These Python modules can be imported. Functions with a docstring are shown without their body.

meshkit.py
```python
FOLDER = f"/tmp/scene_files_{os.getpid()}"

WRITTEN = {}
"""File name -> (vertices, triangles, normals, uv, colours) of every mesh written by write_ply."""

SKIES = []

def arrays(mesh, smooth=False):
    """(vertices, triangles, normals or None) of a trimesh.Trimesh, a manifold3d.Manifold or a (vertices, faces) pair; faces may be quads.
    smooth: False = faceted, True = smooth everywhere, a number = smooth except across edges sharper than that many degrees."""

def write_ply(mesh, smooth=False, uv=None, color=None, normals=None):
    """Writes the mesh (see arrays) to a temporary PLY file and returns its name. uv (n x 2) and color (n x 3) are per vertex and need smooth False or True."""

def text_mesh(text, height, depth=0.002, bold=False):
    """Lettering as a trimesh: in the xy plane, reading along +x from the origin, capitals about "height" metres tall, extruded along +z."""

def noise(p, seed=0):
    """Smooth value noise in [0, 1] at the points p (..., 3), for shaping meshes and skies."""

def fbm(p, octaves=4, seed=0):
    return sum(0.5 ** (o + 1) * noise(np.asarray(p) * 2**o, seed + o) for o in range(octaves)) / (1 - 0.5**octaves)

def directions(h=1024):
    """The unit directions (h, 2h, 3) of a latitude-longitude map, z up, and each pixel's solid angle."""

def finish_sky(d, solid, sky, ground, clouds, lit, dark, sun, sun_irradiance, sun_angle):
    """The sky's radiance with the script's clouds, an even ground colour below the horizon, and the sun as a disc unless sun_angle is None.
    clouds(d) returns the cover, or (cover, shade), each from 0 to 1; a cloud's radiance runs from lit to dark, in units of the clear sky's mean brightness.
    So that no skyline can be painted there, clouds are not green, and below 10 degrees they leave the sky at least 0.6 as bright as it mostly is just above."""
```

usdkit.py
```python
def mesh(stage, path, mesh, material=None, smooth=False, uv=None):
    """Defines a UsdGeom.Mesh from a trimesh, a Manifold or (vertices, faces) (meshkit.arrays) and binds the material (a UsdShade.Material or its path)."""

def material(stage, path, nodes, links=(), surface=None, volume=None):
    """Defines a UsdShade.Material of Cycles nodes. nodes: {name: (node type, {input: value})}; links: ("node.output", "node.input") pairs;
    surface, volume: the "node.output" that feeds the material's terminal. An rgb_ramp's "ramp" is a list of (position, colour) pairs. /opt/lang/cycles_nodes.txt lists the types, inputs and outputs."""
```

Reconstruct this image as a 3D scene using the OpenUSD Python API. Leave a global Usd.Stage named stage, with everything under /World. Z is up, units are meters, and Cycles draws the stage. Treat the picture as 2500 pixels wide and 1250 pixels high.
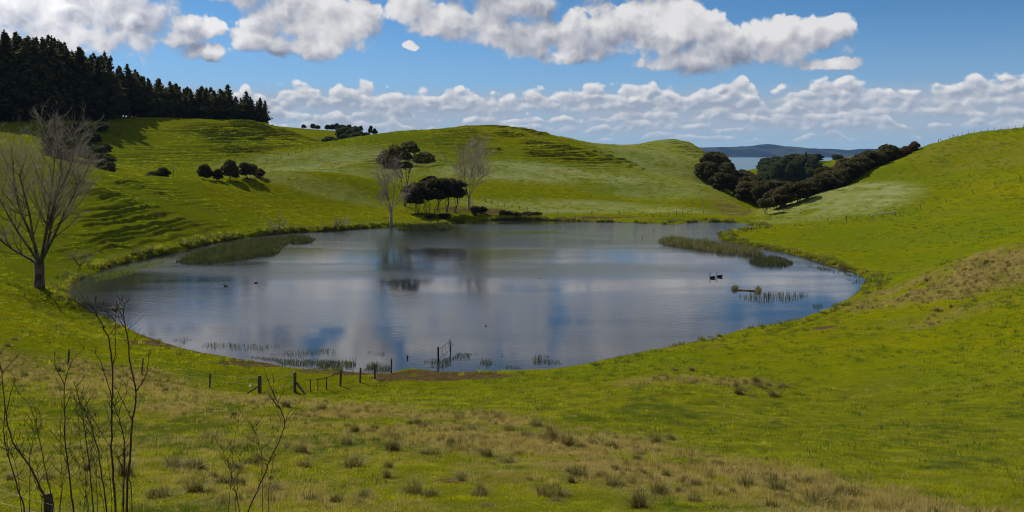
import math, random
import numpy as np, trimesh, usdkit, meshkit
from pxr import Usd, UsdGeom, UsdLux, UsdShade, Gf, Sdf, Vt
from scipy.interpolate import RBFInterpolator
from scipy.ndimage import map_coordinates, gaussian_filter
from scipy.spatial import cKDTree
import shapely

stage = Usd.Stage.CreateInMemory()
WORLD = UsdGeom.Xform.Define(stage, '/World')
stage.SetDefaultPrim(WORLD.GetPrim())
UsdGeom.Scope.Define(stage, '/World/Looks')
random.seed(7)
RNG = np.random.default_rng(7)

# ------------------------------------------------------------------ camera, sun, sky, exposure
F, H, HY = 2165.0, 18.5, 378.0            # focal length in photo pixels, eye height above the pond, horizon row
cam = UsdGeom.Camera.Define(stage, '/World/camera')
cam.CreateHorizontalApertureAttr(36.0)
cam.CreateFocalLengthAttr(36.0 * F / 2500)
cam.CreateVerticalApertureOffsetAttr(-(625 - HY) / 2500 * 36.0)
cam.CreateClippingRangeAttr((0.1, 60000.0))
cam.CreateExposureAttr(0.70)
cam.AddTranslateOp().Set((0, 0, H))
cam.AddRotateXOp().Set(90.0)

SUN_EL = math.radians(41.0)
SUN_H = np.array([-0.68, 0.73])
SUN_H /= np.linalg.norm(SUN_H)
SUN = np.array([SUN_H[0] * math.cos(SUN_EL), SUN_H[1] * math.cos(SUN_EL), math.sin(SUN_EL)])
sun = UsdLux.DistantLight.Define(stage, '/World/sun')
sun.CreateIntensityAttr(1.25)
sun.CreateNormalizeAttr(True)
sun.CreateAngleAttr(0.5)
sun.CreateColorAttr((1.0, 0.95, 0.86))
sun.AddTransformOp().Set(Gf.Matrix4d().SetRotate(Gf.Rotation(Gf.Vec3d(0, 0, 1), Gf.Vec3d(*map(float, SUN)))))


class Graph:
    """Collects Cycles nodes: every method returns the name of an output; numbers are constants."""
    def __init__(self):
        self.nodes, self.links, self.n = {}, [], 0

    def add(self, kind, out, **inputs):
        name = f'n{self.n}'
        self.n += 1
        const = {}
        for k, v in inputs.items():
            if isinstance(v, str) and '.' in v and v.split('.')[0] in self.nodes:
                self.links.append((v, f'{name}.{k}'))
            else:
                const[k] = v
        self.nodes[name] = (kind, const)
        return f'{name}.{out}'

    def math(self, op, a, b=0.0, c=0.0, clamp=False):
        return self.add('math', 'value', math_type=op, value1=a, value2=b, value3=c, use_clamp=clamp)

    def v(self, op, a, b=(0, 0, 0), scale=1.0, out='vector'):
        return self.add('vector_math', out, vector_math_type=op, vector1=a, vector2=b, scale=scale) if False else \
            self.add('vector_math', out, math_type=op, vector1=a, vector2=b, scale=scale)

    def noise(self, vec, scale, detail=2.0, rough=0.5, out='fac', distortion=0.0, lac=2.0):
        return self.add('noise_texture', out, vector=vec, scale=scale, detail=detail, roughness=rough, distortion=distortion, lacunarity=lac)

    def step(self, x, lo, hi, a=0.0, b=1.0):
        return self.add('map_range', 'result', range_type='smoothstep', value=x, from_min=lo, from_max=hi, to_min=a, to_max=b, clamp=True)

    def lin(self, x, lo, hi, a=0.0, b=1.0):
        return self.add('map_range', 'result', range_type='linear', value=x, from_min=lo, from_max=hi, to_min=a, to_max=b, clamp=True)

    def mix(self, fac, a, b, mode='mix'):
        return self.add('mix_color', 'result', blend_type=mode, fac=fac, a=a, b=b, use_clamp=True, use_clamp_result=False)

    def attr(self, name, out='fac'):
        return self.add('attribute', out, attribute=name)

    def done(self, name, surface=None, volume=None):
        return usdkit.material(stage, f'/World/Looks/{name}', self.nodes, self.links, surface=surface, volume=volume)


def px_dir(px, py):
    az = math.atan((px - 1250) / F)
    return az * 21.65, math.atan(math.cos(az) * (HY - py) / F) * 21.65


def build_sky():
    g = Graph()
    P = g.v('normalize', g.add('geometry', 'position'))
    xyz = g.add('separate_xyz', 'x', vector=P)
    X, Y, Z = xyz, xyz[:-1] + 'y', xyz[:-1] + 'z'
    r = g.math('maximum', g.math('sqrt', g.math('add', g.math('multiply', X, X), g.math('multiply', Y, Y))), 0.001)
    U = g.math('multiply', g.math('arctan2', X, Y), 21.65)
    V = g.math('multiply', g.math('arcsine', Z), 21.65)
    qx, qy = g.math('multiply', g.math('divide', X, r), 21.65), g.math('multiply', g.math('divide', Y, r), 21.65)
    Q = g.add('combine_xyz', 'vector', x=qx, y=V, z=qy)
    sky = g.add('sky_texture', 'color', sky_type='single_scattering', sun_disc=False, sun_elevation=SUN_EL,
                sun_rotation=math.atan2(SUN[0], SUN[1]), altitude=50.0, air_density=0.35, aerosol_density=0.1, ozone_density=3.0)
    col = g.mix(1.0, sky, SKY_TINT, 'multiply')
    K = 10.0
    c = lambda r_, g_, b_: (r_ * K, g_ * K, b_ * K)
    # pale air low over the horizon
    col = g.mix(g.step(V, 0.0, 3.5, 0.90, 0.0), col, c(0.285, 0.385, 0.475))
    glow = g.step(g.v('dot_product', P, tuple(SUN), out='value'), 0.72, 1.0)
    UV = g.add('combine_xyz', 'vector', x=U, y=V, z=0.0)
    wob = g.v('subtract', g.add('noise_texture', 'color', dimensions='2D', vector=UV, scale=1.3, detail=4.0, roughness=0.6), (0.5, 0.5, 0.5))
    UVn = g.v('add', UV, g.v('multiply', wob, (0.34, 0.30, 0.0)))

    def billow(at, scale, detail, rough=0.5):
        return g.math('subtract', 1.0, g.add('voronoi_texture', 'distance', dimensions='2D', feature='f1', vector=at, scale=scale, detail=detail, roughness=rough, randomness=1.0))

    def cloth(at, scale, detail):
        return g.add('noise_texture', 'fac', dimensions='2D', vector=at, scale=scale, detail=detail, roughness=0.55)
    LIT = (-0.13, 0.17, 0.0)                                     # towards the sun
    veil = cloth(g.v('multiply', UVn, (0.5, 1.6, 0.0)), 1.1, 4.0)
    col = g.mix(g.math('multiply', g.math('multiply', g.step(V, 0.25, 0.8), g.step(V, 1.75, 1.2)), g.step(veil, 0.25, 0.55, 0.45, 0.95)), col, c(0.36, 0.43, 0.53))
    # low banks of cumulus, farthest first: flat grey bases, bright billowed tops
    UVr = g.v('multiply', g.v('add', UV, g.v('multiply', wob, (0.22, 0.16, 0.0))), (0.85, 1.25, 0.0))
    B1 = billow(UVr, 2.1, 1.0)
    R1 = g.math('subtract', B1, billow(g.v('add', UVr, (-0.07, 0.12, 0.0)), 2.1, 1.0))
    N1 = cloth(UVr, 3.0, 5.0)
    R2 = g.math('subtract', N1, cloth(g.v('add', UVr, (-0.06, 0.11, 0.0)), 3.0, 5.0))
    for i, (base, h, freq, cov, soft, op) in enumerate([(0.34, 0.20, 0.42, -0.95, 0.10, 0.60), (0.56, 0.30, 0.36, -0.80, 0.10, 0.75), (0.80, 0.42, 0.31, -0.62, 0.13, 0.90),
                                                        (1.02, 0.60, 0.26, -0.50, 0.16, 0.95), (1.22, 0.72, 0.22, -0.78, 0.20, 0.97)]):
        Qh = g.add('combine_xyz', 'vector', x=qx, y=7.3 * i + (2.9 if i == 4 else 1.7), z=qy)
        n = g.noise(Qh, freq * 1.7, 2.0, 0.5)
        lump = g.noise(Qh, freq * 4.5, 1.0)
        top = g.math('add', g.math('multiply_add', n, 3.5, cov - 0.30), g.math('multiply_add', lump, 1.3, -0.65))
        b_ = g.math('multiply_add', g.noise(Qh, 0.5, 2.0), 0.34, base - 0.17)
        t = g.math('divide', g.math('subtract', V, b_), h)
        edge = g.math('add', g.math('subtract', top, t), g.math('add', g.math('multiply_add', B1, 0.55, -0.35), g.math('multiply_add', N1, 0.45, -0.22)))
        a = g.math('multiply', g.step(edge, 0.0, 0.22), g.step(g.math('add', g.math('subtract', V, b_), g.math('multiply_add', N1, 0.24, -0.12)), -0.6 * soft, soft))
        tt = g.math('divide', t, g.math('maximum', top, 0.15), clamp=True)
        lt = g.math('add', g.math('multiply_add', tt, 0.80, -0.04), g.math('add', g.math('multiply', R1, 0.95), g.math('multiply', R2, 1.1)))
        lt = g.math('add', lt, g.step(edge, 0.55, 0.08, 0.0, 0.34), clamp=True)
        far = 1 - i / 4
        shade = g.mix(lt, c(0.315, 0.375 + 0.01 * far, 0.475 + 0.01 * far), c(0.78 - 0.16 * far, 0.77 - 0.13 * far, 0.77 - 0.10 * far))
        col = g.mix(g.math('multiply', a, op), col, shade)
    # the large clouds overhead, as groups of billows
    blobs = [(40, 30, 170, 95), (210, 25, 180, 100), (340, 55, 120, 70), (425, 92, 75, 28), (120, -120, 330, 160), (512, 72, 44, 28), (507, 128, 62, 20),
             (455, 55, 40, 26), (640, -25, 120, 50), (720, 20, 135, 78), (805, 70, 120, 66), (775, 112, 85, 34), (885, 48, 54, 50), (620, 98, 80, 32), (690, 118, 44, 20),
             (1005, 15, 62, 48), (1085, 50, 95, 46), (1200, 62, 140, 50), (1340, 92, 150, 56), (1400, 134, 85, 26), (1260, 25, 110, 50), (1500, 70, 140, 75),
             (1640, 70, 140, 88), (1690, 150, 130, 34), (1790, 110, 110, 66), (1900, 105, 95, 56), (2000, 92, 72, 50), (2045, 72, 44, 32), (2010, 157, 80, 16),
             (1120, -60, 160, 60), (1560, -90, 280, 80),              (1000, 114, 24, 12), (560, -230, 420, 110), (500, -88, 135, 74), (650, -120, 105, 80), (890, -110, 75, 90), (1300, -330, 500, 90), (2300, -300, 300, 80)]

    def density(at):
        D = None
        for (px, py, rx, ry) in blobs:
            u, v = px_dir(px, py)
            e = g.v('multiply', g.v('subtract', at, (u, v, 0)), (81 / rx, 81 / ry, 0))
            d = g.math('subtract', 1.0, g.v('dot_product', e, e, out='value'))
            D = d if D is None else g.add('math', 'value', math_type='smoothmax', value1=D, value2=d, value3=0.3)
        return g.math('maximum', D, -2.0)
    D1 = density(UVn)
    D2 = density(g.v('add', UVn, (-0.20, 0.26, 0.0)))
    B2 = billow(UVn, 1.5, 2.0)
    RB = g.math('subtract', B2, billow(g.v('add', UVn, LIT), 1.5, 2.0))
    N2 = cloth(UVn, 1.5, 7.0)
    RN = g.math('subtract', N2, cloth(g.v('add', UVn, LIT), 1.5, 7.0))
    body = g.math('add', D1, g.math('add', g.math('multiply_add', B2, 0.62, -0.40), g.math('multiply_add', N2, 1.0, -0.50)))
    big = cloth(g.v('add', UVn, (9.1, 3.3, 0.0)), 0.50, 2.0)
    lt = g.math('add', g.math('multiply', g.math('subtract', D1, D2), 0.95), g.math('add', g.math('multiply', RB, 0.55), g.math('multiply_add', RN, 0.85, 0.54)))
    lt = g.math('add', lt, g.math('multiply_add', big, 1.45, -0.72))
    lt = g.math('add', lt, g.step(body, 0.95, 0.15, -0.12, 0.12), clamp=True)
    a = g.math('multiply', g.step(body, -0.06, g.lin(lt, 0.35, 0.85, 0.62, 0.22)), g.step(Y, 0.0, 0.2))
    shade = g.mix(lt, c(0.22, 0.245, 0.32), c(0.78, 0.77, 0.77))
    shade = g.v('scale', shade, scale=g.math('multiply_add', glow, 1.3, 1.0))
    col = g.mix(g.math('multiply', a, 0.97), col, shade)
    # scattered cumulus over the rest of the sky
    Zc = g.math('maximum', Z, 0.03)
    PP = g.add('combine_xyz', 'vector', x=g.math('divide', X, Zc), y=g.math('divide', Y, Zc), z=0.0)
    n = g.noise(PP, 0.9, 6.0, 0.55)
    n2 = g.noise(g.v('add', PP, (-0.10, 0.08, 0.0)), 0.9, 6.0, 0.55)
    a = g.math('multiply', g.step(n, 0.50, 0.60), g.math('maximum', g.step(V, 5.4, 7.5), g.math('multiply', g.step(V, 2.4, 3.4), g.step(Y, 0.3, -0.1))))
    lt = g.math('multiply_add', g.math('subtract', n, n2), 3.0, 0.62, clamp=True)
    col = g.mix(a, col, g.v('scale', g.mix(lt, c(0.32, 0.345, 0.40), c(0.72, 0.71, 0.71)), scale=g.math('multiply_add', glow, 1.3, 1.0)))
    # below the horizon: the sky's own low air carried on
    b = g.add('background_shader', 'background', color=col, strength=0.061)
    m = g.done('sky_air', surface=b)
    d = UsdLux.DomeLight.Define(stage, '/World/sky')
    UsdShade.MaterialBindingAPI.Apply(d.GetPrim()).Bind(m)
    d.GetPrim().SetCustomDataByKey('kind', 'structure')


SKY_TINT = (0.80, 1.20, 1.20)
build_sky()

# ------------------------------------------------------------------ helpers
USED = {}


def numbered(base, parent='/World'):
    k = USED.get((parent, base), 0)
    USED[(parent, base)] = k + 1
    return f'{parent}/{base}' if k == 0 else f'{parent}/{base}_{k:03d}'


def say(prim, label=None, category=None, group=None, kind=None):
    for k, v in (('label', label), ('category', category), ('group', group), ('kind', kind)):
        if v:
            prim.SetCustomDataByKey(k, v)
    return prim


def thing(base, label, category, loc=(0, 0, 0), rot=0.0, scale=None, group=None):
    x = UsdGeom.Xform.Define(stage, numbered(base))
    x.AddTranslateOp().Set(tuple(map(float, loc)))
    if rot:
        x.AddRotateZOp().Set(float(rot))
    if scale is not None:
        x.AddScaleOp().Set(tuple(map(float, scale)))
    return say(x.GetPrim(), label, category, group)


def part(base, parent, mesh, mat, smooth=False):
    m = usdkit.mesh(stage, numbered(base, str(parent.GetPath())), mesh, f'/World/Looks/{mat}', smooth=smooth)
    return m.GetPrim()


def copy_of(src, base, label, category, loc, rot=0.0, scale=None, group=None):
    p = thing(base, label, category, loc, rot, scale, group)
    p.GetReferences().AddInternalReference(src)
    p.SetInstanceable(True)
    return p


def proto(name):
    """A class prim under /World that copies refer to."""
    return stage.CreateClassPrim(f'/World/{name}')


def fbm2(x, y, scale, octaves=4, seed=0):
    p = np.stack([np.asarray(x) / scale, np.asarray(y) / scale, np.full(np.shape(x), 0.37 + seed)], -1)
    return meshkit.fbm(p, octaves, seed) - 0.5


def W(px, py, d):
    return np.array([(px - 1250) / F * d, d, H - (py - HY) / F * d])


# ------------------------------------------------------------------ pond outline
SHORE = [(175, 724), (168, 712), (180, 697), (205, 676), (255, 655), (312, 641), (380, 626), (437, 615), (490, 601), (540, 590), (590, 582), (640, 576), (700, 569), (760, 566), (820, 564), (900, 557),
         (950, 553), (1000, 552), (1060, 550), (1110, 545), (1150, 540), (1200, 537), (1300, 537), (1400, 540), (1530, 543), (1610, 546), (1650, 549), (1668, 545), (1690, 542),
         (1740, 541), (1790, 543), (1830, 548), (1858, 555), (1850, 563), (1800, 570), (1762, 577), (1752, 582), (1778, 592), (1830, 602), (1900, 612), (1960, 627), (2000, 640),
         (2050, 655), (2095, 668), (2120, 681), (2112, 694), (2105, 705), (2060, 737), (2010, 760), (1960, 775), (1900, 790), (1840, 800), (1760, 817), (1700, 832), (1620, 848),
         (1540, 865), (1440, 885), (1380, 896), (1300, 902), (1200, 906), (1130, 908), (1070, 907), (1025, 902), (1000, 899), (978, 904), (960, 912), (900, 912), (850, 906), (760, 901),
         (690, 894), (640, 886), (560, 872), (500, 860), (440, 848), (400, 836), (350, 822), (310, 805), (260, 780), (215, 755), (188, 740)]


def on_water(px, py):
    d = H * F / (py - HY)
    return np.array([(px - 1250) / F * d, d])


S0 = np.array([on_water(*p) for p in SHORE])
for _ in range(3):                                               # corner cutting
    nx = np.roll(S0, -1, 0)
    S0 = np.stack([0.75 * S0 + 0.25 * nx, 0.25 * S0 + 0.75 * nx], 1).reshape(-1, 2)
ring = shapely.Polygon(S0)
S1 = np.array([ring.exterior.interpolate(t).coords[0] for t in np.arange(0, ring.exterior.length, 0.6)])
nrm = np.roll(S1, -1, 0) - np.roll(S1, 1, 0)
nrm = np.stack([nrm[:, 1], -nrm[:, 0]], 1) / np.linalg.norm(nrm, axis=1, keepdims=True)
S1 = S1 + nrm * ((fbm2(S1[:, 0], S1[:, 1], 5.0, 3, 3) * 1.5 + fbm2(S1[:, 0], S1[:, 1], 1.3, 2, 4) * 0.5)[:, None])
POND = shapely.Polygon(S1).buffer(0)
if POND.geom_type != 'Polygon':
    POND = max(POND.geoms, key=lambda q: q.area)
SHORE_XY = np.array([POND.exterior.interpolate(t).coords[0] for t in np.arange(0, POND.exterior.length, 0.35)])
TREE = cKDTree(SHORE_XY)


def shore_distance(x, y):
    """Metres to the waterline: positive on land, negative in the pond."""
    x, y = np.asarray(x, float), np.asarray(y, float)
    d = TREE.query(np.stack([x.ravel(), y.ravel()], 1))[0].reshape(x.shape)
    inside = shapely.contains_xy(POND, x, y)
    return np.where(inside, -d, d)


# ------------------------------------------------------------------ the land: heights at surveyed points
SEEN = """0 1250 22;300 1250 22;600 1250 22;900 1250 22;1250 1250 22;1600 1250 22;2000 1250 23;2500 1250 24;
0 1130 30;400 1130 30;800 1130 30;1250 1135 29.5;1700 1150 29;2100 1150 31;2500 1130 33;0 1020 42;400 1040 41;800 1040 42;1250 1060 40;1700 1080 39.5;2100 1060 43;2500 1050 45;
0 930 56;300 950 58;700 975 59;1000 990 57;1250 1010 50;1700 1010 52;0 880 64;165 890 68;345 910 70;512 945 69;630 960 68;720 955 70;900 930 73;1250 955 66;1100 940 70;
1700 940 64;2000 1000 56;2500 960 56;1600 900 73.5;2000 900 72;2250 900 70;2500 860 68;2000 800 90;2250 800 84;2500 760 80;2200 720 106;2350 700 98;2500 660 96;
2500 592 108;2400 622 110;2300 650 112;2220 685 113;2160 720 112;2500 575 150;2300 610 152;2200 640 150;2100 600 175;2050 560 205;1900 556 212;2200 560 195;2300 560 185;2500 545 170;
2400 520 195;2500 490 200;2160 533 222;2310 497 225;2500 435 225;2000 520 250;1900 515 265;2000 467 275;2100 470 262;2300 420 280;2100 422 300;2240 364 330;2340 332 340;2500 318 320;2500 370 275;2400 380 285;
1660 530 250;1750 528 245;1850 535 240;1705 520 262;1720 450 330;1710 400 395;1725 380 440;1760 480 300;1820 515 280;
1600 347 480;1690 350 470;1530 358 470;1490 363 460;1600 420 385;1600 480 315;1600 520 262;
1180 306 420;1080 314 420;980 320 418;900 329 412;800 350 392;720 376 372;650 412 345;1260 312 420;1350 331 415;1450 357 410;1520 388 390;
1200 350 378;1200 400 340;1200 450 308;1200 500 278;1000 360 378;1000 400 345;800 390 355;900 380 358;900 410 332;1350 400 350;1350 450 312;1350 500 280;1450 420 345;1530 405 365;1500 450 318;1500 510 272;1350 520 262;
350 287 430;250 292 410;450 288 440;550 293 450;640 300 455;700 318 450;750 338 440;790 353 425;350 350 375;500 350 385;650 360 390;350 410 325;500 415 325;620 405 338;700 385 360;
100 295 380;0 300 370;150 350 330;100 370 290;0 355 210;60 370 212;170 402 208;270 432 210;230 400 290;
350 431 220;450 429 235;600 428 258;700 420 270;780 418 278;860 426 283;930 440 285;970 455 285;
300 520 178;300 580 163;430 580 178;430 500 200;600 520 222;600 470 240;800 520 240;800 470 260;920 500 260;950 535 238;200 600 150;200 500 175;200 440 195;100 600 145;100 500 170;0 600 140;0 500 165;0 420 190;100 650 132;0 650 128;100 703 114;
0 690 106;0 735 92;0 780 81;0 830 71;100 760 95;100 800 85;100 850 75;200 790 90;200 850 77;300 830 82;300 880 73;450 880 76;560 895 74;1100 520 255;1140 512 262;1050 515 258;
700 312 700;800 318 700;920 331 690;870 345 600;640 305 720;1930 396 900;1860 420 850;2050 387 1000;2130 394 900"""
HIDDEN = """2500 122 5;2400 124 3.8;2300 128 2.2;2340 400 20;2500 400 22;2240 390 14;2500 600 5;1800 275 -1.5;1880 300 -3;1930 360 -7;1960 450 -12;1960 650 -17;1900 780 -17;1800 350 0;1800 400 4;1850 450 -5;2000 340 2;2060 350 5;
1600 560 14;1690 560 8;1730 540 2;1600 700 -5;1180 520 24;900 500 18;1350 520 16;800 480 15;1000 600 18;1300 700 5;350 520 36;550 540 34;700 560 28;0 250 17;170 250 12;320 240 9;400 258 9.2;500 275 9.2;600 288 9.0;700 300 9.2;780 306 9.4;880 312 9;950 312 8.5;
800 560 22;800 900 30;0 520 35;200 600 36;300 800 36;-800 60 8;-800 150 12;-800 300 30;-400 60 5.5;-400 110 6;-300 180 14;-300 300 28;-800 600 40;3300 60 10;3300 150 12;3300 300 30;2900 60 7;2900 110 9;2900 180 9;2900 300 29;3300 600 12;2700 800 0;2500 1000 5;
-200 1400 20;400 1400 20;900 1400 -10;1300 1400 -26;1700 1400 -26;2000 1400 -26;2400 1400 -26;3200 1400 -26;1800 1000 -22;1700 1150 -26;1400 1000 -15;2050 1200 -18"""
pts = [W(*map(float, s.split())) for s in SEEN.replace('\n', '').split(';') if s.strip()]
for s in HIDDEN.replace('\n', '').split(';'):
    if s.strip():
        px, d, z = map(float, s.split())
        pts.append(np.array([(px - 1250) / F * d, d, z]))
pts += [np.array(p, float) for p in [(0, 0, 16.9), (8, 0, 16.9), (-8, 0, 16.9), (0, 8, 14.4), (10, 8, 14.2), (-10, 8, 14.2), (30, 6, 15), (-30, 6, 14), (0, -30, 24), (50, -30, 24), (-50, -30, 22), (0, -120, 32), (150, -100, 32),
                                     (-150, -100, 30), (350, 0, 30), (-350, 0, 30), (700, 0, 20), (-700, 0, 25), (0, -500, 30), (500, -500, 25), (-500, -500, 25), (0, -1400, 10), (1400, 0, 5), (-1400, 0, 20), (1000, -1000, 10), (-1000, -1000, 15),
                                     (1200, 900, -20), (-1200, 900, 25)]]
pts += [np.array([x, y, 0.0]) for x, y in S0[::10]]
c = POND.representative_point()
for s in (0.25, 0.5, 0.75):
    for x, y in S0[::40]:
        pts.append(np.array([c.x + s * (x - c.x), c.y + s * (y - c.y), -1.5]))
PTS = np.array(pts)
LAND = RBFInterpolator(PTS[:, :2] / 100, PTS[:, 2], kernel='thin_plate_spline', smoothing=0.004, neighbors=None)

A_IN = np.linspace(-33.5, 33.5, 620)
A_OUT = np.concatenate([np.linspace(33.5, 55, 60)[1:], np.linspace(55, 305, 50)[1:], np.linspace(305, 326.5, 60)[1:]])
ANG = np.radians(np.concatenate([A_IN, A_OUT]))                  # clockwise from straight ahead; the last one closes the ring
seg = lambda a, b, q: np.exp(np.arange(math.log(a), math.log(b), q))
RAD = np.concatenate([seg(1.5, 18, 0.03), seg(18, 110, 0.0045), seg(110, 280, 0.0026), seg(280, 470, 0.0019), seg(470, 1700, 0.012), [1700.0]])


def land_base(x, y):
    """The survey on a coarse polar net, read off smoothly."""
    a = np.degrees(np.arctan2(x, y))
    a = np.where(a < -33.5 - 1e-9, a + 360, a)
    ai = np.interp(a, CA, np.arange(len(CA)))
    ri = np.interp(np.log(np.maximum(np.hypot(x, y), 1.5)), np.log(CR), np.arange(len(CR)))
    return map_coordinates(CZ, [ri, ai], order=3, mode='nearest')


CA = np.concatenate([np.linspace(-33.5, 55, 198), np.linspace(55, 305, 60)[1:], np.linspace(305, 326.5, 48)[1:]])
CR = np.concatenate([np.exp(np.linspace(math.log(1.5), math.log(600), 190)), np.exp(np.linspace(math.log(600), math.log(1701), 25))[1:]])
cr, ca = np.meshgrid(CR, np.radians(CA), indexing='ij')
CZ = LAND(np.stack([(cr * np.sin(ca)).ravel(), (cr * np.cos(ca)).ravel()], 1) / 100).reshape(cr.shape)

RR, AA = np.meshgrid(RAD, ANG, indexing='ij')
GX, GY = RR * np.sin(AA), RR * np.cos(AA)
SD = shore_distance(GX, GY)
Z0 = land_base(GX, GY)
PX = 1250 + F * GX / np.maximum(GY, 1e-3)                        # only to read regions off the survey
front = GY > 5


def region(px, d, rpx, rd, p=2.0):
    """A soft patch of ground around a surveyed place."""
    cx, cy = (px - 1250) / F * d, d
    rx = rpx / F * d
    return np.clip(1.5 - (np.abs((GX - cx) / rx) ** p + np.abs((GY - cy) / rd) ** p), 0, 1)


near_pond = (np.hypot(GX - 0, GY - 160) < 230)
bank = np.clip(region(560, 195, 420, 48) + region(1900, 200, 160, 18) * 0.9 + region(1250, 262, 300, 12) * 0.5, 0, 1)
S = np.clip((SD - 0.5) / 9.0, 0, 1)
S = S * S * (3 - 2 * S)
zb = 0.03 + 0.10 * np.maximum(SD, 0) + bank * 0.95 * np.clip((SD - 0.15) / 0.7, 0, 1) * (0.8 + 0.8 * fbm2(GX, GY, 6, 2, 5))
floor = 0.03 + 0.06 * np.clip(SD, 0, 9) - 0.25 * np.clip(SD - 9, 0, 99)
zl = np.maximum(Z0, floor)
keep = (GY < 258) | (PX < 1600)
Z = np.where(near_pond & (SD < 25), np.where(keep, zl, Z0) * S + zb * (1 - S), Z0)
rough = np.clip(SD / 6, 0, 1)
# sheep tracks: steps along the contours of the steeper faces
TR = [(330, 180, 330, 36, 0.85, 0.80), (330, 160, 200, 12, 0.7, 0.4), (1280, 388, 260, 40, 0.92, 1.25), (1040, 378, 160, 30, 0.9, 0.45), (670, 415, 130, 45, 1.0, 1.2), (400, 370, 220, 40, 1.0, 0.6), (560, 420, 120, 24, 1.0, 0.8),
      (2350, 90, 180, 12, 0.9, 0.35), (1515, 380, 60, 20, 1.2, 1.0), (1690, 440, 60, 30, 1.3, 0.6), (250, 190, 160, 20, 1.3, 0.6), (2300, 260, 300, 60, 1.6, 0.18), (1000, 345, 120, 14, 1.0, 0.6)]
terr = np.zeros_like(Z)
warp = fbm2(GX, GY, 22, 3, 11) * 1.6 + fbm2(GX, GY, 6, 3, 12) * 0.80 + fbm2(GX, GY, 1.6, 2, 14) * 0.35
brk = np.clip(fbm2(GX, GY, 11, 4, 13) * 5.0 + 0.64, 0, 1)
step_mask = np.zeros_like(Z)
for (px, d, rpx, rd, h, amp) in TR:
    m = region(px, d, rpx, rd) * amp * brk * rough * front
    t = np.mod((Z + warp + 0.22 * np.sin(Z * 2.1 + fbm2(GX, GY, 18, 2, 15) * 9)) / h, 1.0)
    s = np.clip(t / 0.24, 0, 1)
    s = s * s * (3 - 2 * s)
    terr += m * h * 1.05 * (s - t)
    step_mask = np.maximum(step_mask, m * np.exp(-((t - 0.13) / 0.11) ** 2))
Z = Z + terr
near = np.clip(1.2 - RR / 900, 0, 1)
Z += rough * near * (fbm2(GX, GY, 30, 3, 21) * 0.8 + fbm2(GX, GY, 7, 3, 22) * 0.42 + fbm2(GX, GY, 1.7, 3, 23) * (0.24 + 0.09 * np.clip((RR - 90) / 60, 0, 1)))
lump = fbm2(GX, GY, 2.6, 2, 24)
Z += rough * np.clip(region(2330, 104, 260, 16), 0, 1) * np.maximum(lump, -0.1) * 2.0
Z = np.where(SD < 0, -np.minimum(-SD * 0.22, 1.6) - 0.02, Z)
LOGR = np.log(RAD)
ANG_D = np.degrees(ANG)


def ground(x, y):
    """Height of the built ground at x, y."""
    x, y = np.asarray(x, float), np.asarray(y, float)
    shape = x.shape
    x, y = np.atleast_1d(x), np.atleast_1d(y)
    a = np.degrees(np.arctan2(x, y))
    a = np.where(a < ANG_D[0], a + 360, a)
    return map_coordinates(Z, [np.interp(np.log(np.maximum(np.hypot(x, y), 1.5)), LOGR, np.arange(len(RAD))), np.interp(a, ANG_D, np.arange(len(ANG_D)))], order=1, mode='nearest').reshape(shape)


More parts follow.
